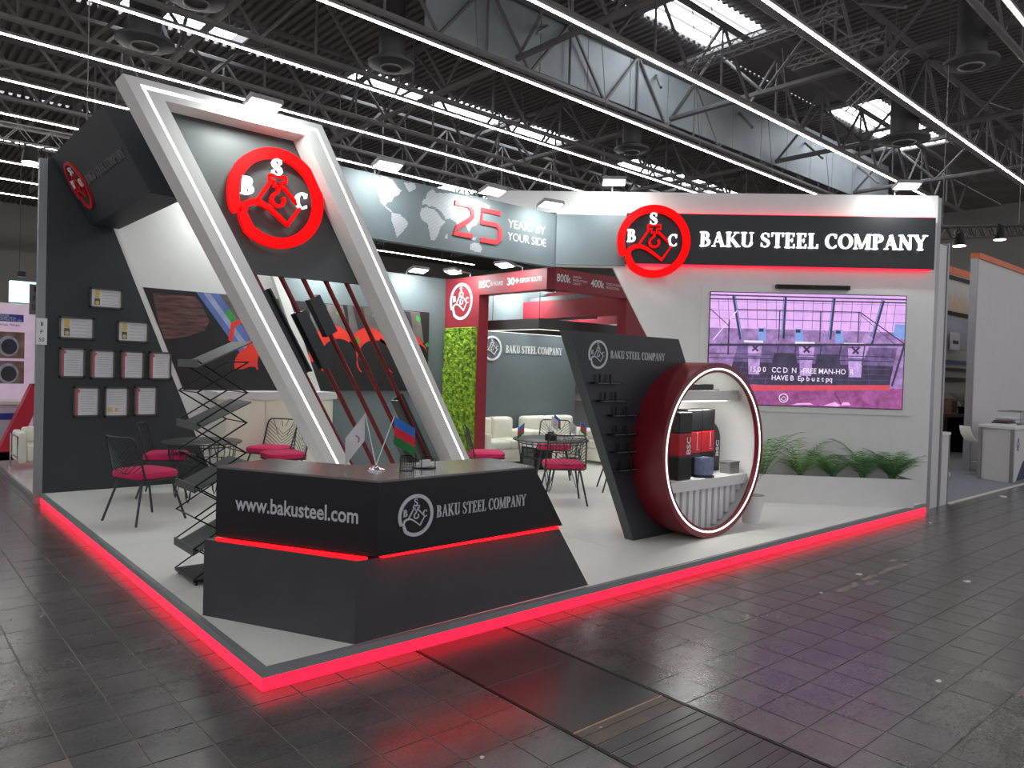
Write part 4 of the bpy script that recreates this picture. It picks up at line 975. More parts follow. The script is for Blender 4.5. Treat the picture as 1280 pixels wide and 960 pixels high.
# small flags on the right hand table
ztb = ZP + .76
for i, (dx, dy, kd, lab) in enumerate(((-.45, .12, 'z', 'small blue red green flag at the left edge of the table'), (-.12, -.12, 'w', 'taller white paper flag in the middle of the table'), (.05, .0, 'z', 'blue red green flag beside the taller white flag'), (.28, -.12, 'w', 'smaller white flag towards the fin'), (.42, -.2, 'z', 'small blue red green flag nearest the fin'))):
    bx, by = TR_[0] + dx, TR_[1] + dy; hh = (.24, .36, .37, .27, .27)[i]
    t = thing('table_flag', lab, 'flag', (bx, by, ztb), group='flags on the table')
    obj('flag_base', MB().lathe([(.028, 0), (.028, .006), (.006, .014)], (bx, by, ztb), 12), chrome, t); obj('stick', MB().tube([(bx, by, ztb + .01), (bx + .01, by, ztb + hh)], .003, 5), chrome, t)
    flag_cloth(t, (bx + .01, by, ztb + hh), (RT * .9 + FW * .1).normalized() * (1 if i else -1), .19, .10, kd, .45)
t = thing('card_box', 'small black card box on the flag table', 'box', (5.9, 3.7, ztb)); obj('box_body', MB().rbox(5.83, 5.97, 3.65, 3.76, ztb, ztb + .10, .006, 2), bpk, t); obj('card', MB().box(5.85, 5.95, 3.69, 3.72, ztb + .1, ztb + .13), darkgrey, t)
t = thing('mint_bowl', 'tiny white bowl beside the card box', 'bowl', (6.02, 3.62, ztb)); obj('bowl', MB().lathe([(.012, 0), (.03, .02), (.036, .04), (.03, .04), (.01, .01)], (6.02, 3.62, ztb), 16), white_paint, t, smooth=True)

# ------------------------------------------------------------------ planter with palms
leafm = mat('palm_leaf', (96, 142, 78), .55, vary=.35, vscale=3); leafd = mat('palm_leaf_dark', (84, 130, 74), .55, vary=.3, vscale=3); soil = mat('soil', (60, 50, 40), .9, bump=.4)
leafp = mat('palm_leaf_pale', (140, 178, 112), .55, vary=.25, vscale=3)
pl = thing('planter', 'long low white planter box under the screen', 'planter', tuple(TVW(-1.6, ZP, .3)))
obj('front_board', MB().fbox(TVW, -2.95, -.37, ZP, .53, .40, .43), white_paint, pl); obj('end_board', MB().fbox(TVW, -.40, -.37, ZP, .53, .0, .40), white_paint, pl); obj('end_board', MB().fbox(TVW, -2.95, -2.92, ZP, .53, 0, .40), white_paint, pl)
obj('soil_bed', MB().fbox(TVW, -2.92, -.40, ZP, .47, .0, .40), soil, pl)
def frond(parent, base, az, length, rise, m, nl=9, lw=.022, ll=.15):
    base = Vector(base); d = Vector((math.cos(az), math.sin(az), 0)); side = Vector((-d.y, d.x, 0)); mb = MB()
    def S(t): return base + d * (length * (t * .5 + t * t * .35)) + Vector((0, 0, length * rise * (t - .42 * t * t)))
    mb.tube([S(i / 5) for i in range(6)], [.004, .0035, .003, .0025, .002, .001], 4)
    for i in range(nl):
        t = .22 + .76 * i / (nl - 1); p = S(t); tg = (S(min(1, t + .05)) - S(t - .05)).normalized(); l = ll * (1 - .55 * abs(t - .5) * 1.2)
        for s in (-1, 1):
            e = p + (side * s * .8 + tg * .65 + Vector((0, 0, -.15))).normalized() * l; wv = tg * lw
            mb.hexa([p - wv * .3, p + wv * .5, e], [p - wv * .3 + Vector((0, 0, .0015)), p + wv * .5 + Vector((0, 0, .0015)), e + Vector((0, 0, .0015))])
    obj('frond', mb, m, parent)
def palm(s, off, nf, hgt, m, label, spread=1.0):
    p = TVW(s, .47, off); t = thing('palm', label, 'plant', tuple(p), group='palms in the planter')
    for i in range(nf):
        a = random.uniform(0, 6.28); k = i / nf
        frond(t, p + Vector((random.uniform(-.03, .03), random.uniform(-.03, .03), 0)), a, hgt * random.uniform(.7, 1.05), random.uniform(1.0, 1.9) / spread, random.choice(m))
    for i in range(3): obj('stem', MB().tube([p, p + Vector((random.uniform(-.05, .05), random.uniform(-.05, .05), hgt * .4))], .006, 5), leafd, t)
palm(-2.42, .24, 24, .66, [leafp, leafm], 'tallest pale green palm at the ring end of the planter', .9)
palm(-1.88, .24, 22, .56, [leafm, leafp], 'second palm in the planter with one long frond to the right')
palm(-1.44, .26, 20, .42, [leafm, leafd], 'smallest dark palm in the middle of the planter')
palm(-1.0, .26, 22, .52, [leafd, leafm], 'fourth palm in the planter leaning left')
palm(-.60, .26, 34, .46, [leafd], 'dense dark bushy palm at the right end of the planter', 1.0)
# white pot plant behind the ring
pt = thing('potted_plant', 'small spiky plant in a white conical pot behind the red ring', 'plant', (6.47, .72, ZP))
pcx, pcy = 6.47, .74
obj('pot', MB().lathe([(.10, 0), (.155, .34), (.145, .34), (.135, .30)], (pcx, pcy, ZP), 28), white_paint, pt, smooth=True)
obj('pebbles', MB().lathe([(.14, .305), (.08, .325), (.02, .33)], (pcx, pcy, ZP), 16), mat('pebbles', (176, 160, 132), .8, vary=.3, vscale=60, bump=.6), pt)
for i in range(22):
    a = random.uniform(0, 6.28); l = random.uniform(.2, .42); tl = random.uniform(.25, .9); d = Vector((math.cos(a), math.sin(a), 0)); s = Vector((-d.y, d.x, 0)) * .008
    p = Vector((pcx, pcy, ZP + .36 + random.uniform(0, .12))); q = p + d * l * .45 * tl + Vector((0, 0, l * .6)); e = p + d * l * tl + Vector((0, 0, l * .75))
    mb = MB(); mb.hexa([p - s, p + s, q + s, q - s], [p - s + Vector((0, 0, .002)), p + s + Vector((0, 0, .002)), q + s + Vector((0, 0, .002)), q - s + Vector((0, 0, .002))]); mb.hexa([q - s, q + s, e], [q - s + Vector((0, 0, .002)), q + s + Vector((0, 0, .002)), e + Vector((0, 0, .002))]); obj('leaf', mb, leafd, pt)
obj('trunk', MB().tube([(pcx, pcy, ZP + .3), (pcx + .01, pcy, ZP + .5)], .015, 6), leafd, pt)

# ------------------------------------------------------------------ flood lamps on arms
def flood(p, wallp, aim, label, power, w=.34, dpt=.2):
    """p lens centre, wallp where the arm is fixed, aim the spot it lights"""
    p, wallp, aim = Vector(p), Vector(wallp), Vector(aim)
    t = thing('flood_lamp', label, 'lamp', tuple(wallp), group='arm mounted flood lamps of the stand')
    out = p - wallp; out.z = 0; out.normalize(); sd = Vector((-out.y, out.x, 0)); up = Vector((0, 0, 1))
    tilt = (out * .96 + up * .28).normalized(); nd = tilt.cross(sd); nd = nd if nd.z < 0 else -nd
    def bx(a, b_, c, d0, d1): 
        lo_ = [p + sd * i * a + tilt * j * b_ + nd * d0 for i, j in ((-1, -1), (1, -1), (1, 1), (-1, 1))]; hi_ = [q + nd * (d1 - d0) for q in lo_]; return MB().hexa(lo_, hi_)
    obj('housing', bx(w / 2, dpt / 2, 0, -.045, 0), steel_lt, t); obj('lens', bx(w / 2 - .02, dpt / 2 - .02, 0, .0, .006), lens, t)
    obj('arm', MB().tube([wallp, wallp + up * .06, p - nd * .045], .014, 6), steel_lt, t)
    area_light('flood_light', p + nd * .02, aim, w, dpt, power * 1.15, (.93, 1.0, .97), t)
    return t
flood((1.25, 3.22, 4.50), (1.25, 3.46, 4.54), (1.35, 3.8, 3.8), 'flood lamp on top of the leaning arch', 22)
flood((2.92, 3.56, 4.29), (2.95, 3.92, 4.27), (2.98, 3.91, 3.7), 'flood lamp over the Americas on the map beam', 13)
flood((4.55, 3.56, 4.28), (4.55, 3.92, 4.27), (4.62, 3.91, 3.7), 'flood lamp over the red numerals on the map beam', 13)
flood((5.62, 3.56, 4.28), (5.68, 3.92, 4.27), (5.8, 3.91, 3.7), 'flood lamp over the slogan end of the map beam', 12)
q = TVW(-4.72, 4.66, .4); flood(q, TVW(-4.72, 4.62, 0), TVW(-4.7, 4.1, 0), 'flood lamp on the white wall above the emblem', 14)
q = TVW(-.62, 4.66, .4); flood(q, TVW(-.62, 4.62, 0), TVW(-.6, 4.0, 0), 'flood lamp at the right end of the company sign', 16)
flood((5.57, 6.8, 3.60), (5.57, 7.18, 3.57), (5.57, 7.18, 2.9), 'flood lamp on the back wall above the mural end', 20)
flood((6.05, 6.45, 3.60), (6.44, 6.45, 3.56), (6.44, 6.4, 3.0), 'flood lamp above the white emblem of the red pavilion', 12)
flood((6.05, 5.05, 3.60), (6.44, 5.05, 3.56), (6.44, 5.05, 3.1), 'flood lamp above the lettering of the red header', 11)
for x, lab in ((2.3, 'flood lamp on the white wall hidden above the mural start'), (3.9, 'flood lamp on the back wall behind the emblem panel')):
    flood((x, 6.75, 3.62 if x > 3 else 4.5), (x, 7.16, 3.57 if x > 3 else 4.45), (x, 7.18, 2.6), lab, 26)
flood((8.0, 6.75, 3.62), (8.0, 7.18, 3.57), (8.1, 7.18, 2.6), 'flood lamp on the lounge wall above the emblem', 40)
flood((9.3, 6.75, 3.62), (9.3, 7.18, 3.57), (9.2, 7.0, 2.4), 'flood lamp on the lounge wall towards the far end', 40)
# ------------------------------------------------------------------ hall roof
XA, XB = -16, 53
b = MB(); n = 226; prof = []
for i in range(n):
    x = XA + (XB - XA) * i / n; st_ = (XB - XA) / n
    prof += [(x, 0), (x + st_ * .45, 0), (x + st_ * .5, .11), (x + st_ * .95, .11)]
def deckstrip(y0, y1):
    for i in range(len(prof) - 1):
        a, c = prof[i], prof[i + 1]; b.quad((a[0], y0, 13.1 + a[1]), (c[0], y0, 13.1 + c[1]), (c[0], y1, 13.1 + c[1]), (a[0], y1, 13.1 + a[1]))
for q in ((-6, 8.9), (11.1, 21.3), (22.9, 33), (34.6, 64)): deckstrip(*q)
ce = obj('ceiling', b, deck, label='dark ribbed metal roof of the hall', kind='structure')
for i, (y0, y1) in enumerate(((8.9, 11.1), (21.3, 22.9), (33, 34.6))):
    for k in range(17):
        x0 = XA + .05 + k * 4.05
        lit = (i == 0 and 14 <= x0 <= 19 or i == 0 and 26 < x0 < 36) or (i == 1 and (2 < x0 < 7 or 11 < x0 < 22 or 26 < x0)) or (i == 2 and x0 > 24)
        for r in range(4):
            w = (y1 - y0) / 4
            if lit: obj('skylight_pane', MB().box(x0, x0 + 3.6, y0 + r * w + .09, y0 + (r + 1) * w - .09, 13.2, 13.24), skyl, ce)
        if not lit: obj('roof_sheet', MB().box(x0, x0 + 4.05, y0, y1, 13.2, 13.26), deck, ce)
        else: obj('skylight_bar', MB().box(x0 - .45, x0, y0, y1, 13.1, 13.3), steel, ce)
# upright cladding below the skylight strip
for k in range(14):
    x0 = 9.2 + k * 2.05
    obj('cladding_sheet', MB().box(x0, x0 + 2.02, 12.2, 12.26, 10.75, 12.9), clad, ce)
# lattice girders along the hall
def girder(y0, zt, zb, label, r=.10, step=3.3, x0=-12, x1=42):
    t = thing('roof_girder', label, 'truss', (15, y0, zb), group='roof girders of the hall')
    yy = lambda x: y0 + .022 * x
    for dy in (-.0,): 
        obj('top_chord', MB().tube([(x0, yy(x0), zt), (x1, yy(x1), zt)], r, 6), steel, t); obj('bottom_chord', MB().tube([(x0, yy(x0), zb), (x1, yy(x1), zb)], r * .9, 6), steel, t)
    x = x0; k = 0
    while x < x1 - step / 2:
        obj('strut', MB().tube([(x, yy(x), zb if k % 2 else zt), (x + step / 2, yy(x + step / 2), zt if k % 2 else zb)], r * .55, 5), steel, t)
        if k % 2 == 0: obj('upright', MB().tube([(x, yy(x), zb), (x, yy(x), zt)], r * .4, 5), steel, t)
        x += step / 2; k += 1
LY = [.55, 4.02, 7.50, 10.75, 14.4, 17.95, 21.55, 25.15, 28.7, 32.3, 35.9, 39.5]
nm_ = ['nearest', 'second', 'third', 'fourth', 'fifth', 'sixth', 'seventh', 'eighth', 'ninth', 'tenth', 'eleventh', 'twelfth']
for i, y in enumerate(LY[:9]):
    girder(y + 1.0, 12.5, 10.55, nm_[i] + ' lattice roof girder counted from the viewer')
for i, y in enumerate(LY):
    t = thing('hall_light_line', nm_[i] + ' continuous white light line under the roof, counted from the viewer', 'lamp', (14, y, 9.75), group='light lines of the hall')
    yy = lambda x: y + .022 * x
    obj('tube_light', MB().hexa([(-12, yy(-12) - .016, 9.72), (33, yy(33) - .016, 9.72), (33, yy(33) + .016, 9.72), (-12, yy(-12) + .016, 9.72)], [(-12, yy(-12) - .016, 9.75), (33, yy(33) - .016, 9.75), (33, yy(33) + .016, 9.75), (-12, yy(-12) + .016, 9.75)]), halled, t)
    obj('carrier_rail', MB().hexa([(-12, yy(-12) - .06, 9.75), (33, yy(33) - .06, 9.75), (33, yy(33) + .06, 9.75), (-12, yy(-12) + .06, 9.75)], [(-12, yy(-12) - .06, 9.82), (33, yy(33) - .06, 9.82), (33, yy(33) + .06, 9.82), (-12, yy(-12) + .06, 9.82)]), steel, t)
    for k in range(9): x = -10 + k * 5; obj('hanger', MB().tube([(x, yy(x), 9.82), (x, yy(x) + .3, 12.3)], .012, 4), steel, t)
# cross girders
for k in range(6):
    x = -2 + k * 7.2
    t = thing('cross_girder', nm_[k] + ' deep cross girder of the roof from the left', 'truss', (x, 15, 10.8), group='cross girders of the hall')
    for z, r in ((12.7, .11), (10.9, .1)): obj('chord', MB().tube([(x, -4, z), (x, 44, z)], r, 6), steel, t)
    y = -4; j = 0
    while y < 43:
        obj('strut', MB().tube([(x, y, 10.9 if j % 2 else 12.7), (x, y + 1.8, 12.7 if j % 2 else 10.9)], .055, 5), steel, t); y += 1.8; j += 1
# diagonal wind braces
for k in range(7):
    x = 1 + k * 5.2
    for j in range(4):
        y = 3.2 + j * 7.1
        obj('wind_brace', MB().tube([(x, y, 10.7), (x + 2.6, y + 2.3, 12.5)], .05, 5), steel, label='slanting roof brace, row %s from the viewer, bay %s from the left' % (nm_[j], nm_[k]), cat='brace', group='wind braces of the roof')
# round air outlets
outm = mat('air_outlet_dark', (58, 57, 58), .6, vary=.1)
def outlet(x, y, z, lab, r=.62):
    t = thing('air_outlet', lab, 'air outlet', (x, y, z), group='round ceiling air outlets')
    obj('duct', MB().lathe([(r * .55, .25), (r * .55, 1.9)], (x, y, z), 20), outm, t, smooth=True); obj('flange', MB().lathe([(r * .62, 0), (r, .06), (r, .14), (r * .6, .25)], (x, y, z), 28), outm, t, smooth=True)
    obj('inner_ring', MB().tube([(x + r * .45 * math.cos(g * .3142), y + r * .45 * math.sin(g * .3142), z - .01) for g in range(20)], .03, 5, True), steel, t)
outlet(8.85, 13.25, 9.9, 'round dark air outlet above the emblem panel'); outlet(3.62, 16.6, 9.9, 'round dark air outlet above the box sign', .7); outlet(19.2, 2.6, 9.9, 'round air outlet at the upper right corner')
outlet(19.1, 13.5, 9.9, 'round air outlet above the map beam'); outlet(24.4, 6.2, 9.9, 'round air outlet above the right end of the sign', .8); outlet(3.8, 13.3, 9.9, 'round air outlet at the top left', .6)
# hung rigging trusses
def rig(p, q, lab, s=.28, m=None, n=14):
    m = m or steel_lt; p, q = Vector(p), Vector(q); d = (q - p).normalized(); sd = d.cross(Vector((0, 0, 1))).normalized() * s / 2; up = Vector((0, 0, s / 2))
    t = thing('rigging_truss', lab, 'truss', tuple(p), group='hung rigging trusses')
    for a in (1, -1):
        for c in (1, -1): obj('rail', MB().tube([p + sd * a + up * c, q + sd * a + up * c], .025, 5), m, t)
    for i in range(n):
        u, v = p.lerp(q, i / n), p.lerp(q, (i + 1) / n); s_ = 1 if i % 2 else -1
        obj('lacing', MB().tube([u + sd + up * s_, v + sd - up * s_], .012, 4), m, t); obj('lacing', MB().tube([u - sd + up * s_, v - sd - up * s_], .012, 4), m, t)
        obj('lacing', MB().tube([u + sd * s_ - up, v - sd * s_ - up], .012, 4), m, t)
    for f in (.15, .85): w_ = p.lerp(q, f); obj('hanger', MB().tube([w_ + up, w_ + Vector((0, 0, 13 - w_.z))], .012, 4), steel, t)
    return t
rig((15.2, 8.2, 10.4), (15.0, 4.0, 10.4), 'pale rigging truss hung near the roof, longest one'); rig((21.3, 6.6, 10.4), (18.6, 4.0, 10.4), 'pale rigging truss hung slanting near the right light line', n=10)
rig((17.0, 6.3, 10.4), (17.0, 3.9, 10.4), 'short pale rigging truss between the other two', n=8)
rig((-2.5, 14.2, 6.4), (2.6, 14.0, 6.4), 'rigging truss with spot lamp over the left neighbour stand', .34, n=18)
def spot(p, lab, e, col, mt=None):
    t = thing('spot_lamp', lab, 'lamp', p, group='spot lamps on rigging'); x, y, z = p
    obj('lamp_body', MB().lathe([(.05, .34), (.12, .30), (.15, .06), (.17, .0)], (x, y, z), 16), black_metal, t, smooth=True); obj('lamp_lens', MB().lathe([(.15, -.012), (.15, 0)], (x, y, z), 16), mat('spot_' + lab[:6], (255, 255, 255), .4, emit=e, ecol=col, vary=.01), t)
    obj('yoke', MB().tube([(x - .19, y, z + .2), (x - .19, y, z + .42), (x + .19, y, z + .42), (x + .19, y, z + .2)], .018, 5), black_metal, t)
spot((.8, 13.9, 5.85), 'warm glowing spot lamp over the left neighbour stand', 14, (255, 214, 176))
rig((17.5, 3, 5.5), (26.5, 3, 6.9), 'black rigging truss with two lamps over the right neighbour stand', .3, black_metal, 22)
spot((19.5, 2.8, 5.45), 'bright spot lamp on the black truss, left one', 9, (255, 246, 232)); spot((22.7, 2.8, 6.05), 'bright spot lamp on the black truss, right one', 9, (255, 246, 232))
# far hall walls
farw = mat('far_hall_wall', (150, 146, 140), .7, vary=.06, vscale=.4)
obj('wall_far', MB().box(-30, 60, 62, 62.5, 0, 13.2), farw, label='distant pale wall of the hall behind the left neighbour', kind='structure')
obj('wall_side', MB().box(52, 52.5, -12, 62, 0, 13.2), farw, label='distant pale wall of the hall on the right', kind='structure')

# ------------------------------------------------------------------ left neighbour stand
nfl = mat('neighbour_gloss_floor', (206, 196, 196), .12, vary=.03)
t = thing('neighbour_platform', 'glossy pale platform of the stand beyond the charcoal panel', 'platform', (2, 11, 0))
obj('platform_slab', MB().box(.0, 5, 7.35, 18, 0, .05), nfl, t); obj('edge_profile', MB().box(-.03, .0, 7.35, 18, 0, .055), alu, t)
def armchair(x, y, lab):
    t = thing('armchair', lab, 'armchair', (x, y, .05)); L = dict(local=True)
    for i, q in enumerate(((-.36, -.24, -.36, .36, .12, .62), (.24, .36, -.36, .36, .12, .62))): obj('arm_cushion', MB().rbox(*q, .04), leather, t, smooth=True, **L)
    obj('seat_cushion', MB().rbox(-.24, .24, -.36, .2, .14, .42, .04), leather, t, smooth=True, **L); obj('back_cushion', MB().rbox(-.24, .24, .2, .36, .14, .66, .04), leather, t, smooth=True, **L)
    for z in (.22, .55): obj('frame_rail', MB().tube([(-.38, -.37, z), (-.38, .38, z), (.38, .38, z), (.38, -.37, z)], .012, 6), chrome, t, **L)
    for sx in (-1, 1):
        for sy in (-1, 1): obj('frame_leg', MB().tube([(sx * .38, sy * .37, 0), (sx * .38, sy * .37, .55)], .012, 6), chrome, t, **L)
armchair(.52, 10.4, 'white leather cube armchair with chrome frame on the left neighbour stand')
nred = mat('neighbour_red', (186, 34, 58), .4, vary=.04)
t = thing('red_portal', 'red slanted portal frame behind the white armchair', 'frame', (.6, 11.6, .05))
Fn = FRONT(11.6)
obj('slanted_leg', MB().prism(Fn, [(.0, .05), (.28, .05), (.80, 1.40), (.56, 1.40)], -.3, 0), nred, t); obj('cross_beam', MB().prism(Fn, [(.56, 1.40), (3.2, 1.40), (3.2, 1.18), (.70, 1.18)], -.3, 0), nred, t); obj('base_bar', MB().prism(Fn, [(.0, .05), (1.4, .05), (1.4, .2), (.05, .2)], -.3, 0), nred, t)
pst = thing('poster_wall', 'pale pink poster wall with pipe photographs on the left neighbour stand', 'poster', (.4, 13.1, .05))
Fq = FRONT(13.1)
obj('board', MB().fbox(Fq, -.5, .80, .05, 2.9, -.06, 0), mat('poster_pink', (226, 202, 222), .5, emit=.12, ecol=(230, 200, 225)), pst)
navy = mat('poster_navy', (44, 54, 140), .5); rust = mat('poster_rust', (120, 92, 84), .5, vary=.5, vscale=6); gunm = mat('poster_steel', (150, 154, 166), .4, vary=.3, vscale=8); dk = mat('poster_dark', (44, 44, 54), .5, vary=.3)
obj('title_strip', MB().fbox(Fq, -.45, .62, 2.56, 2.70, 0, .004), navy, pst)
sans('title', Fq, 'SHANDONG', .16, 2.655, .22, .034, printwhite, pst, d=.006); sans('title', Fq, 'STANDARD METAL', .16, 2.612, .34, .034, printwhite, pst, d=.006); sans('title', Fq, 'PIPE FITTING CO., LTD', .16, 2.57, .42, .034, printwhite, pst, d=.006)
sans('title', Fq, 'Fittings, Flanges', .2, 2.47, .36, .05, navy, pst, d=.005)
for z0, z1 in ((1.85, 2.36), (1.36, 1.80)):
    o = obj('photo', MB().fbox(Fq, .12, .64, z0, z1, 0, .004), rust, pst)
    obj('photo_pipe', MB().flat(Fq, ell(.38, (z0 + z1) / 2 - .02, .17, .2, 0, 360, 20)[:-1], .006), gunm, o); obj('photo_bore', MB().flat(Fq, ell(.39, (z0 + z1) / 2 - .03, .13, .15, 0, 360, 20)[:-1], .008), dk, o)
    o = obj('photo', MB().fbox(Fq, -.45, .09, z0, z1, 0, .004), dk, pst)
t = thing('neighbour_counter', 'grey white counter with blue stripe behind the red portal', 'counter', (.2, 12.6, .05))
obj('counter_body', MB().box(-.3, .55, 12.3, 12.9, .05, 1.0), mat('pale_counter', (190, 186, 200), .5), t); obj('counter_top', MB().box(-.34, .6, 12.26, 12.94, 1.0, 1.06), white_paint, t); obj('blue_stripe', MB().box(-.3, .45, 12.29, 12.3, .72, .84), navy, t)
t = thing('blue_banner', 'narrow blue banner beside the pink poster wall', 'banner', (.95, 13.0, .05)); obj('banner_cloth', MB().box(.86, 1.15, 13.0, 13.03, .3, 2.5), mat('banner_blue', (90, 130, 176), .5, vary=.4, vscale=2), t); obj('banner_foot', MB().box(.84, 1.17, 12.9, 13.1, .05, .12), alu, t)
# stand number signs
t = thing('stand_number_sign', 'white hanging sign reading 1 F 50 on the corner profile', 'sign', (-.02, 7.03, 2.05))
Fz = FRONT(7.05); obj('plate', MB().fbox(Fz, -.085, .035, 2.06, 2.40, 0, .012), printwhite, t); ink = mat('sign_ink', (40, 40, 44), .5)
for s, z, w in (('1', 2.30, .018), ('F', 2.20, .03), ('50', 2.10, .06)): sans('digits', Fz, s, -.035 - w / 2 + .01, z, w, .05, ink, t, d=.014)
t = thing('stand_number_sign', 'grey turned away sign reading 1 F 50 behind the corner profile', 'sign', (-.05, 7.5, 2.4))
Fz2 = FRONT(7.5); obj('plate', MB().fbox(Fz2, -.10, .02, 2.46, 2.86, 0, .012), mat('sign_grey', (120, 116, 116), .5), t)
for s, z, w in (('1', 2.76, .02), ('F', 2.64, .04), ('50', 2.52, .07)): sans('digits', Fz2, s, -.04 - w / 2, z, w, .07, ink, t, d=.014)
t = thing('far_stand', 'far stand with glowing white and cyan top sign', 'stand', (3.4, 30, 0))
obj('stand_wall', MB().box(1.6, 6, 30, 30.3, 0, 3.9), mat('far_white', (214, 220, 220), .6), t); obj('glow_sign', MB().box(2.5, 3.7, 29.8, 30.2, 3.95, 4.75), mat('far_glow', (220, 245, 248), .4, emit=.9, ecol=(190, 240, 245), vary=.3, vscale=3), t)
for x in (2.7, 3.3): obj('clip_lamp', MB().rbox(x, x + .25, 29.5, 29.8, 4.9, 5.1, .03, 2), black_metal, t); obj('suspension', MB().tube([(x + .1, 30, 5), (x + .1, 30, 12.5)], .015, 4), black_metal, t)

# ------------------------------------------------------------------ right neighbour stand
npan = mat('neighbour_panel', (196, 194, 192), .6, vary=.02)
t = thing('partition_end', 'tall white partition with grey profiles next to the screen wall', 'partition', (10.5, .15, 0))
obj('panel', MB().box(10.2, 10.72, .1, .16, 0, 4.0), npan, t); obj('profile', MB().box(10.14, 10.2, .08, .18, 0, 4.05), alu, t); obj('profile', MB().box(10.72, 10.78, .08, .18, 0, 4.05), alu, t)
t = thing('low_cabinet', 'low white cabinet at the edge of the right neighbour stand', 'cabinet', (11, .3, 0))
obj('front', MB().box(10.82, 11.12, .1, .13, 0, 1.1), npan, t); obj('side', MB().box(11.09, 11.12, .13, .7, 0, 1.1), npan, t); obj('top', MB().box(10.8, 11.14, .08, .72, 1.1, 1.14), white_paint, t); obj('profile', MB().box(11.12, 11.15, .09, .14, 0, 1.14), alu, t)
t = thing('neighbour_carpet', 'blue grey carpet of the right neighbour stand', 'carpet', (15, 2, 0)); obj('carpet', MB().box(11.15, 26, .12, 8, 0, .012), mat('blue_grey_carpet', (120, 122, 132), .9, vary=.1, vscale=20), t); obj('edge_strip', MB().box(11.15, 26, .06, .12, 0, .014), mat('carpet_edge', (196, 190, 182), .7), t)
t = thing('white_booth_wall', 'large plain grey white wall of the right neighbour stand', 'wall', (18, 1.5, 0)); obj('wall_panel', MB().box(16.35, 26, 1.4, 1.5, 0.012, 4.62), npan, t); obj('orange_cornice', MB().box(16.35, 26, 1.36, 1.54, 4.62, 4.74), mat('orange_band', (206, 104, 60), .5, vary=.1), t); obj('wall_profile', MB().box(16.3, 16.36, 1.38, 1.52, .012, 4.62), alu, t)
t = thing('display_wall', 'white display wall with black rails and graphics behind the neighbour partition', 'display wall', (22, 3.6, 0))
Fd = FRONT(3.6)
obj('backing', MB().fbox(Fd, 18, 27, .012, 5.0, -.1, 0), npan, t)
for z, h in ((4.85, .1), (3.84, .1), (2.26, .08), (1.95, .12)): obj('black_rail', MB().fbox(Fd, 18.5, 26, z, z + h, 0, .05), black_metal, t)
obj('graphic', MB().fbox(Fd, 20, 24.5, 2.9, 3.75, 0, .01), mat('graphic_grey', (176, 178, 196), .5, vary=.12, vscale=1), t); obj('graphic', MB().fbox(Fd, 20, 24.5, 3.95, 4.4, 0, .01), mat('graphic_tan', (206, 186, 166), .5, vary=.1), t); obj('blue_strip', MB().fbox(Fd, 20, 23.2, 2.44, 2.56, 0, .02), mat('graphic_blue', (80, 100, 150), .5), t)
obj('orange_band', MB().fbox(Fd, 18, 27, 5.0, 5.2, -.1, .02), mat('orange_band', (206, 104, 60), .5), t)
t = thing('paper_sign', 'small white sign hung on the display wall', 'sign', (21.8, 3.5, 2.8)); obj('plate', MB().fbox(FRONT(3.5), 21.3, 22.0, 2.85, 3.35, -.03, 0), printwhite, t); obj('print', MB().fbox(FRONT(3.5), 21.45, 21.9, 3.02, 3.12, 0, .004), mat('print_navy', (60, 76, 110), .5), t)
t = thing('display_table', 'long shelf with boxes and a plant under the display wall', 'shelf', (21, 3, 0)); obj('table_top', MB().box(18.5, 24, 2.9, 3.5, 1.0, 1.06), mat('shelf_black', (32, 30, 32), .5), t)
for x in (18.6, 21, 23.9): obj('support', MB().box(x, x + .06, 3.0, 3.4, .012, 1.0), black_metal, t)
obj('modesty_panel', MB().box(18.6, 23.9, 3.4, 3.45, .012, 1.0), mat('cardboard_tan', (150, 116, 84), .7, vary=.1), t)
for x, w, h, c, lab in ((20.3, .5, .42, (150, 110, 100), 'small picture box at the left of the neighbour shelf'), (22.4, .34, .5, (170, 150, 150), 'small upright box at the right of the neighbour shelf')):
    t = thing('shelf_box', lab, 'box', (x, 3.2, 1.06)); obj('box_body', MB().rbox(x, x + w, 3.1, 3.35, 1.06, 1.06 + h, .01, 2), mat('shelf_box_%d' % c[2], c, .6, vary=.3, vscale=12), t); obj('box_print', MB().box(x + .06, x + w - .06, 3.095, 3.1, 1.12, 1.0 + h), mat('shelf_print', (70, 60, 66), .6, vary=.4, vscale=20), t)
t = thing('shelf_plant', 'small plant on the neighbour shelf', 'plant', (21.5, 3.2, 1.06)); obj('pot', MB().lathe([(.09, 0), (.13, .2), (.11, .2)], (21.5, 3.2, 1.06), 16), bpk, t)
for i in range(9): frond(t, (21.5, 3.2, 1.25), i * .7, .55, 1.2, leafd)
t = thing('carton', 'brown carton with yellow tape under the neighbour shelf', 'box', (17, 2.4, 0)); obj('carton_body', MB().box(16.4, 17.5, 2.5, 3.1, .012, .75), mat('carton_brown', (150, 104, 52), .8, vary=.1), t); obj('tape', MB().box(16.395, 17.5, 2.495, 2.5, .3, .45), mat('yellow_tape', (220, 170, 30), .5), t)
t = thing('wall_roll', 'white paper roll lying on the neighbour carpet', 'roll', (13.5, 1.3, .012)); obj('roll', MB().tube([(12.9, 1.5, .08), (14.6, 1.25, .08)], .07, 12), white_paint, t, smooth=True); obj('roll_core', MB().tube([(14.6, 1.25, .08), (14.62, 1.247, .08)], .03, 10), darkgrey, t)
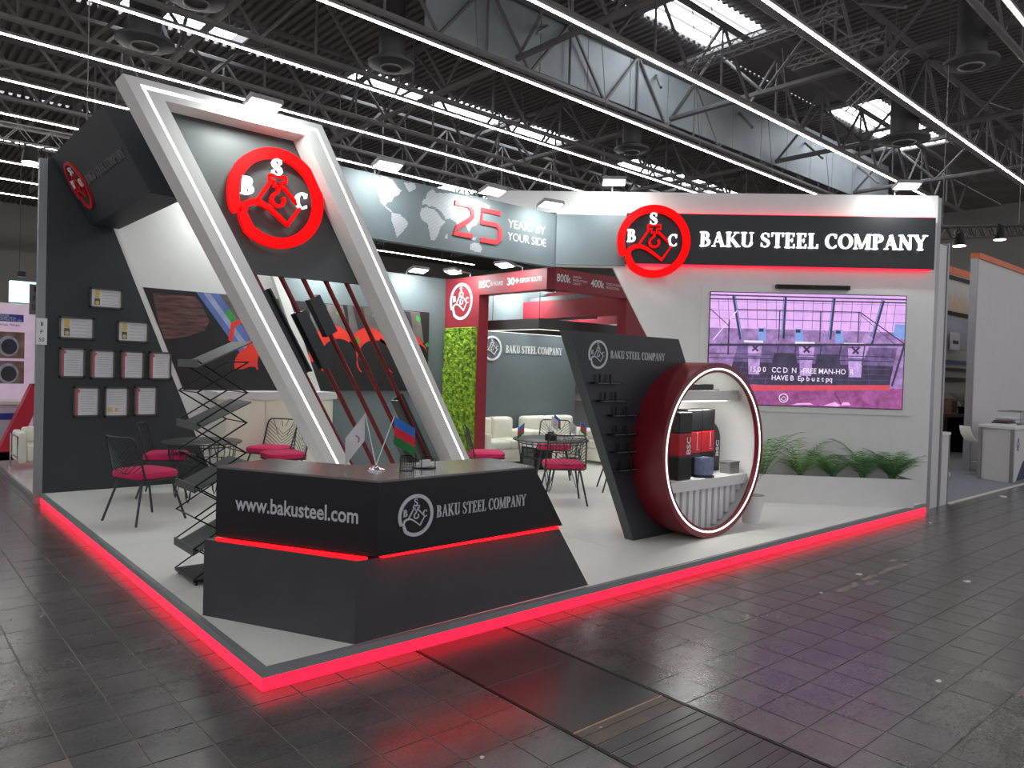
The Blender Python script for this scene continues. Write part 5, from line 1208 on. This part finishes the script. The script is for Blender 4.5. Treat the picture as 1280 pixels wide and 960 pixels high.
# bar stool
t = thing('bar_stool', 'white bucket bar stool with chrome post on the right neighbour stand', 'stool', (15.75, 1.05, .012))
sx, sy = 15.75, 1.05
obj('foot_plate', MB().lathe([(.22, 0), (.22, .012), (.05, .03)], (sx, sy, .012), 24), chrome, t, smooth=True); obj('post', MB().tube([(sx, sy, .03), (sx, sy, .66)], .03, 10), chrome, t, smooth=True); obj('footrest', MB().tube([(sx + .14 * math.cos(g * .3), sy + .14 * math.sin(g * .3), .3) for g in range(21)], .012, 6), chrome, t)
b = MB()
pr = [(.24, .66), (.26, .70), (.1, .69), (-.08, .69), (-.2, .74), (-.28, .86), (-.31, .98)]
for a, z in pr: b.v += [Vector((sx + a * RT.x - .21 * FW.x * .9, sy + a * RT.y - .21 * FW.y * .9, z)), Vector((sx + a * RT.x + .21 * FW.x * .9, sy + a * RT.y + .21 * FW.y * .9, z)), Vector((sx + a * RT.x + .21 * FW.x * .9, sy + a * RT.y + .21 * FW.y * .9, z + .05)), Vector((sx + a * RT.x - .21 * FW.x * .9, sy + a * RT.y - .21 * FW.y * .9, z + .05))]
for i in range(len(pr) - 1):
    for j in range(4): b.f.append((4 * i + j, 4 * i + (j + 1) % 4, 4 * i + 4 + (j + 1) % 4, 4 * i + 4 + j)); b.mi.append(0)
b.f += [(0, 1, 2, 3), tuple(4 * (len(pr) - 1) + j for j in range(4))]; b.mi += [0, 0]
obj('seat_shell', b, leather, t, smooth=True)
# neighbour counter with clutter
t = thing('white_counter', 'white panel counter with grey profiles at the right edge', 'counter', (15.6, .55, 0))
cb = [(14.95, .25), (17.2, .30), (17.2, .95), (15.2, .85)]
obj('counter_body', MB().hexa([(x, y, .012) for x, y in cb], [(x, y, 1.05) for x, y in cb]), npan, t); cb2 = [(14.9, .2), (17.25, .25), (17.25, 1.0), (15.16, .9)]; obj('counter_top', MB().hexa([(x, y, 1.05) for x, y in cb2], [(x, y, 1.10) for x, y in cb2]), white_paint, t)
obj('profile', MB().box(14.93, 14.99, .22, .28, 0, 1.06), alu, t); obj('profile', MB().box(15.17, 15.23, .84, .9, 0, 1.06), alu, t)
Fk = Fr((14.95, .248, 0), (1, .022, 0), (0, 0, 1), (0, -1, 0)); obj('blue_mark', MB().ribbon(Fk, [(.45, .62), (.32, .74), (.42, .86), (.5, .74), (.36, .64)], .03, 0, .004), navy, t); obj('blue_sweep', MB().prism(Fk, [(.35, .02), (1.4, .02), (1.4, .5), (.8, .38)], 0, .003), mat('deep_navy', (28, 34, 74), .5), t)
t = thing('catalogue_pile', 'pile of papers and catalogues on the right counter', 'papers', (15.7, .6, 1.1))
for i in range(5): obj('booklet', MB().rbox(15.3 + i * .12, 15.75 + i * .14, .4 + .05 * (i % 3), .75, 1.10 + i * .03, 1.13 + i * .03, .004, 1), [paper, dk, rust, gunm, paper][i], t)
t = thing('wire_basket', 'grey wire basket on the right counter', 'basket', (16.3, .6, 1.1)); obj('rim', MB().tube([(16.0, .4, 1.36), (16.7, .4, 1.36), (16.7, .8, 1.36), (16.0, .8, 1.36)], .012, 5, True), steel_lt, t); obj('floor_grid', MB().box(16.0, 16.7, .4, .8, 1.10, 1.115), steel_lt, t)
for i in range(8): obj('upright_wire', MB().tube([(16.0 + i * .1, .4, 1.1), (16.0 + i * .1, .4, 1.36)], .006, 4), steel_lt, t)

# ------------------------------------------------------------------ litter on the hall floor
lit = mat('paper_scrap', (206, 200, 196), .7, vary=.08)
def px_floor(x, y, s, lab, m=lit, k=6, flat=.25):
    b = MB(); pts = [(s * random.uniform(.5, 1) * math.cos(2 * math.pi * i / k), s * random.uniform(.35, .8) * math.sin(2 * math.pi * i / k)) for i in range(k)]
    b.hexa([(x + p, y + q, .001) for p, q in pts], [(x + p * .7, y + q * .7, .001 + s * flat * random.uniform(.3, 1)) for p, q in pts]); obj('paper_scrap', b, m, label=lab, cat='litter', group='litter on the hall floor')
px_floor(2.75, -1.05 + .2, .0, 'x') if False else None
for x, y, s, lab in ((.55, -1.35, .022, 'pale scrap beside the left end of the bare wood edge'), (1.25, -1.5, .012, 'tiny pale scrap on the duct cover'), (3.45, -2.42, .03, 'white scrap on the bare tiles at right'), (6.3, -1.7, .05, 'pale scrap with red corner in the orange reflection'), (4.72, -1.02, .03, 'small pale scrap left of the dusty patch'), (5.65, -.95, .05, 'longer pale scrap on top of the dusty patch'), (9.2, -.35, .04, 'white scrap near the end of the red strip'), (12.9, -.2, .10, 'white paper strip near the neighbour carpet edge'), (13.9, -.62, .22, 'crumpled white paper heap at the right edge'), (14.6, -.5, .12, 'smaller crumpled paper at the right edge'), (-.03, -.06, .008, 'x')):
    if lab != 'x': px_floor(x, y, s, lab)
dustm = mat('dust_smear', (132, 124, 116), .9, vary=.3, vscale=12)
b = MB()
for i in range(16):
    cx, cy = 5.0 + i * .11 + random.uniform(-.05, .05), -1.15 + i * .012 + random.uniform(-.08, .08); r = random.uniform(.03, .09)
    b.quad(*[(cx + r * 1.6 * math.cos(g * 1.0472), cy + r * .5 * math.sin(g * 1.0472), .0012 + i * .00002) for g in range(6)])
obj('dust_patch', b, dustm, label='pale dusty smear across the tiles at right', cat='dirt', kind='stuff')
t = thing('leaf_sprig', 'small dry green sprig on the tiles at the bottom left', 'leaf', (-.42, -1.0, 0))
for i in range(5): frond(t, (-.42 + .02 * i, -1.02, .004), 2.2 + i * .25, .16, .12, leafp, 4, .006, .03)
